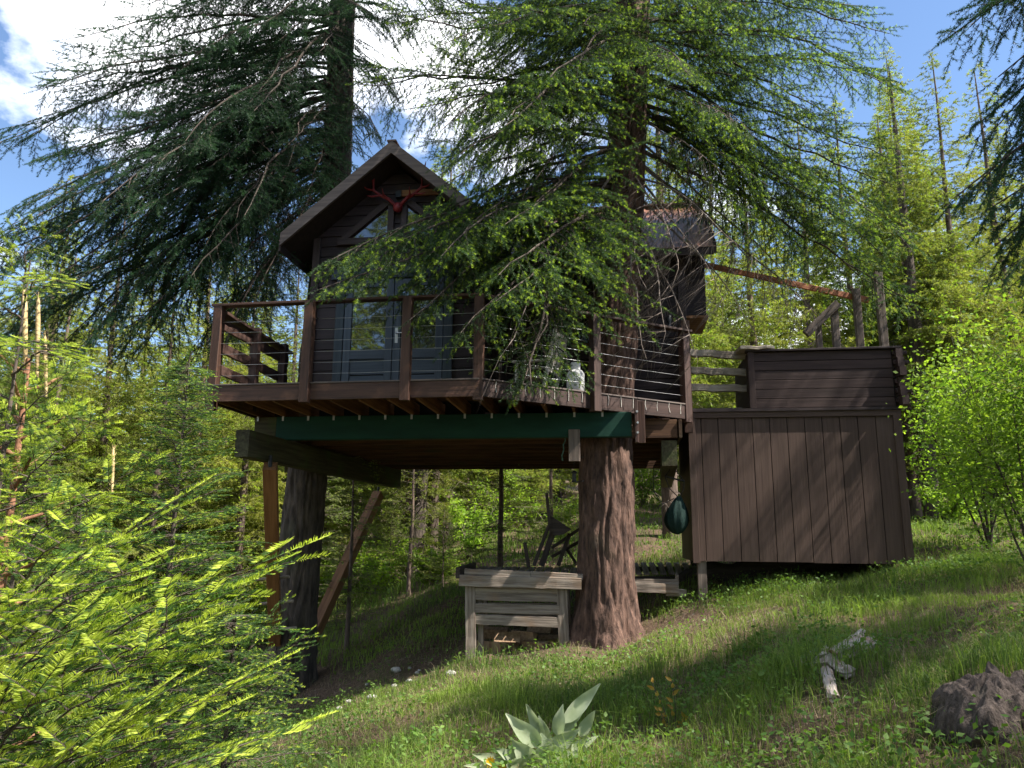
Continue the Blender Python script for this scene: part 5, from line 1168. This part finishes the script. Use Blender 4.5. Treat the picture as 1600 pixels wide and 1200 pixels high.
def chunk(parent, name, p0, p1, w, h, mat, seed, up=(0, 0, 1)):
    """splintered slab of rotten wood."""
    r = np.random.default_rng(seed); p0, p1 = Vector(p0), Vector(p1); L = (p1 - p0).length; n, sd = 12, 10; V = []
    off = r.normal(0, .35, sd)
    for k in range(n):
        t = k / (n - 1)
        for q in range(sd):
            a = 2 * PI * q / sd; f = .8 + .4 * r.random(); e = (off[q] * .3 if k in (0, n - 1) else 0)
            V.append(((t - .5) * L + e * (1 if k else -1) * L * .35, math.cos(a) * w / 2 * f, math.sin(a) * h / 2 * f))
    i = np.arange(n - 1)[:, None] * sd; j = np.arange(sd)[None]; F = np.stack([i + j, i + (j + 1) % sd, i + sd + (j + 1) % sd, i + sd + j], -1).reshape(-1, 4)
    m = MB(); m.add(V, F); m.add(V, [[0, k + 1, k] for k in range(1, sd - 1)] + [[(n - 1) * sd, (n - 1) * sd + k, (n - 1) * sd + k + 1] for k in range(1, sd - 1)])
    return obj(name, m.mesh(name, mat), parent, frame(p0, p1, up))
bl = hit(1300, 1035); BLg = thing('rotten_log', 'broken bleached log crumbling in the grass below the shed', 'log', bl)
def hb(px, py, dz): return hit(px, py) + Vector((0, 0, dz)) - bl
chunk(BLg, 'log_piece', hb(1242, 1048, .05), hb(1296, 1032, .09), .10, .08, M_LOG, 1)
chunk(BLg, 'log_piece', hb(1285, 1055, .08), hb(1352, 1022, .10), .19, .15, M_LOG, 2)
chunk(BLg, 'log_piece', hb(1318, 1030, .10), hb(1350, 1012, .13), .08, .07, M_LOG, 3)
chunk(BLg, 'log_piece', hb(1300, 1048, .13), hb(1340, 1030, .16), .09, .06, M_LOG, 5)
chunk(BLg, 'log_piece', hb(1290, 1045, .06), hb(1325, 1062, .05), .12, .10, M_LOG, 6)
chunk(BLg, 'log_piece', hb(1292, 1062, .06), hb(1304, 1100, .03), .09, .07, M_LOG, 4)
st = hit(1560, 1120); stm = MB(); V = []; sd, n = 90, 40
for k in range(n):
    t = k / (n - 1)
    for q in range(sd):
        a = 2 * PI * q / sd; c, s_ = math.cos(a), math.sin(a); rr = .27 * (1.25 - .35 * t) * math.sqrt(max(.0, 1 - (t ** 6))) + .01
        nn = mnoise.noise(Vector((c * 1.6, s_ * 1.6, t * 1.5))) * .30 + mnoise.noise(Vector((c * 5, s_ * 5, t * 3))) * .14 + mnoise.noise(Vector((c * 14, s_ * 14, t * 4))) * .10
        V.append((c * rr * (1 + nn), s_ * rr * (1 + nn), -.14 + t * .36 + t * (.10 * mnoise.noise(Vector((c * rr * 9, s_ * rr * 9, 4))) + .05 * mnoise.noise(Vector((c * rr * 30, s_ * rr * 30, 1))))))
i = np.arange(n - 1)[:, None] * sd; j = np.arange(sd)[None]; stm.add(V, np.stack([i + j, i + (j + 1) % sd, i + sd + (j + 1) % sd, i + sd + j], -1).reshape(-1, 4))
tag(obj('tree_stump', stm.mesh('tree_stump', M_GREYSTUMP, True), None, Matrix.Translation(st)), 'low rotten grey stump crumbling in the grass at the slope', 'stump')
bs = hit(850, 1195); bp_ = thing('balsamroot_plant', 'broad pale silver green leaved plant with a yellow flower in the grass', 'plant', bs)
def big_leaf(parent, base, tip, w, seed, mat=M_BALSAM):
    base, tip = Vector(base), Vector(tip); r = random.Random(seed); n = 9; V = []; ax = (tip - base); L = ax.length; d = ax.normalized(); sd = d.cross(Vector((r.uniform(-.4, .4), -1, r.uniform(-.1, .6)))).normalized(); up = sd.cross(d)
    for k in range(n):
        t = k / (n - 1); pw = w * (math.sin(PI * min(1, t * .92 + .06)) ** .8) * (1.25 - .75 * t) * (1 if t > .0 else .25); c = base + ax * t + up * (.10 * L * math.sin(PI * t) * (1 if seed % 2 else -.6))
        wv = .14 * w * math.sin(t * 11 + seed)
        V += [c - sd * pw + up * (pw * .35 + wv), c - sd * pw * .5 + up * pw * .08, c, c + sd * pw * .5 + up * pw * .08, c + sd * pw + up * (pw * .35 - wv)]
    F = [[a * 5 + b, a * 5 + b + 1, a * 5 + b + 6, a * 5 + b + 5] for a in range(n - 1) for b in range(4)]
    m = MB(); m.add([list(v) for v in V], F); return obj('leaf', m.mesh('leaf', mat, True), parent)
def bpx(x, y, dY): return on_y(x, y, bs.y + dY) - bs
for k, (x0, y0, x1, y1_, w, dy) in enumerate(((880, 1130, 938, 1068, .036, .05), (872, 1150, 880, 1100, .034, 0), (905, 1150, 930, 1110, .03, .1), (845, 1165, 790, 1115, .045, -.05), (850, 1160, 822, 1100, .03, .05), (850, 1160, 842, 1118, .03, .1), (845, 1185, 905, 1140, .045, -.05), (840, 1195, 800, 1155, .05, -.1),
        (850, 1195, 900, 1178, .06, -.12), (895, 1160, 922, 1192, .034, -.08), (835, 1198, 870, 1165, .055, -.1), (860, 1190, 845, 1145, .045, .02), (830, 1200, 775, 1170, .04, -.1), (870, 1190, 935, 1150, .035, .06), (800, 1196, 738, 1178, .03, -.1), (820, 1205, 790, 1190, .05, -.15), (880, 1205, 910, 1200, .05, -.15))):
    big_leaf(bp_, bpx(x0, y0, dy), bpx(x1, y1_, dy - .04), w * 1.7, k)
    big_leaf(bp_, bpx(x0 + 6, y0 + 4, dy + .05), bpx(x1 + rng.uniform(-22, 22), y1_ + rng.uniform(2, 26), dy + .06), w * 1.5, k + 3)
for k, (x, y) in enumerate(((880, 1130), (905, 1150), (872, 1150), (850, 1160), (895, 1160))): tube_obj(bp_, 'stem', [(.0, .0, -.05), bpx((850 + x) / 2, (1200 + y) / 2, 0), bpx(x, y, .02)], .0045, M_LEAF2, 5)
for (x, y) in ((766, 1190), (785, 1200)):
    c = bpx(x, y, -.12); m = MB()
    for k in range(12):
        a = k * PI / 6; d = Vector((math.cos(a), -.35, math.sin(a))).normalized(); s_ = d.cross(Vector((0, 1, 0))).normalized() * .009; m.add([list(c), list(c + d * .022 - s_), list(c + d * .05), list(c + d * .022 + s_)], [[0, 1, 2, 3]])
    f_ = obj('flower', m.mesh('flower', M_YELLOW), bp_); tube_obj(f_, 'flower_stem', [c + Vector((0, .01, 0)), c + Vector((.03, .03, -.12)), Vector((.0, 0, -.03))], .004, M_LEAF2, 5)
rs = hit(1050, 1150); rsT = thing('rusty_sapling', 'small plant with rusty yellow leaves in the grass beside the silver leaved plant', 'plant', rs)
for k, (dx, tx, ty) in enumerate(((0, 1018, 1065), (.02, 1050, 1062), (.04, 1070, 1120), (-.02, 1030, 1110))):
    tip = on_y(tx, ty, rs.y) - rs; tube_obj(rsT, 'stem', [(dx, 0, -.03), Vector((dx, 0, 0)).lerp(tip, .5) + Vector((.02, 0, 0)), tip], .003, M_LIMB, 5)
    for q in range(6):
        b = Vector((dx, 0, 0)).lerp(tip, .35 + q * .125); big_leaf(rsT, b, b + Vector((rng.uniform(-.06, .06), rng.uniform(-.04, .04), rng.uniform(.01, .05))), .016, q + k, M_RUSTL)
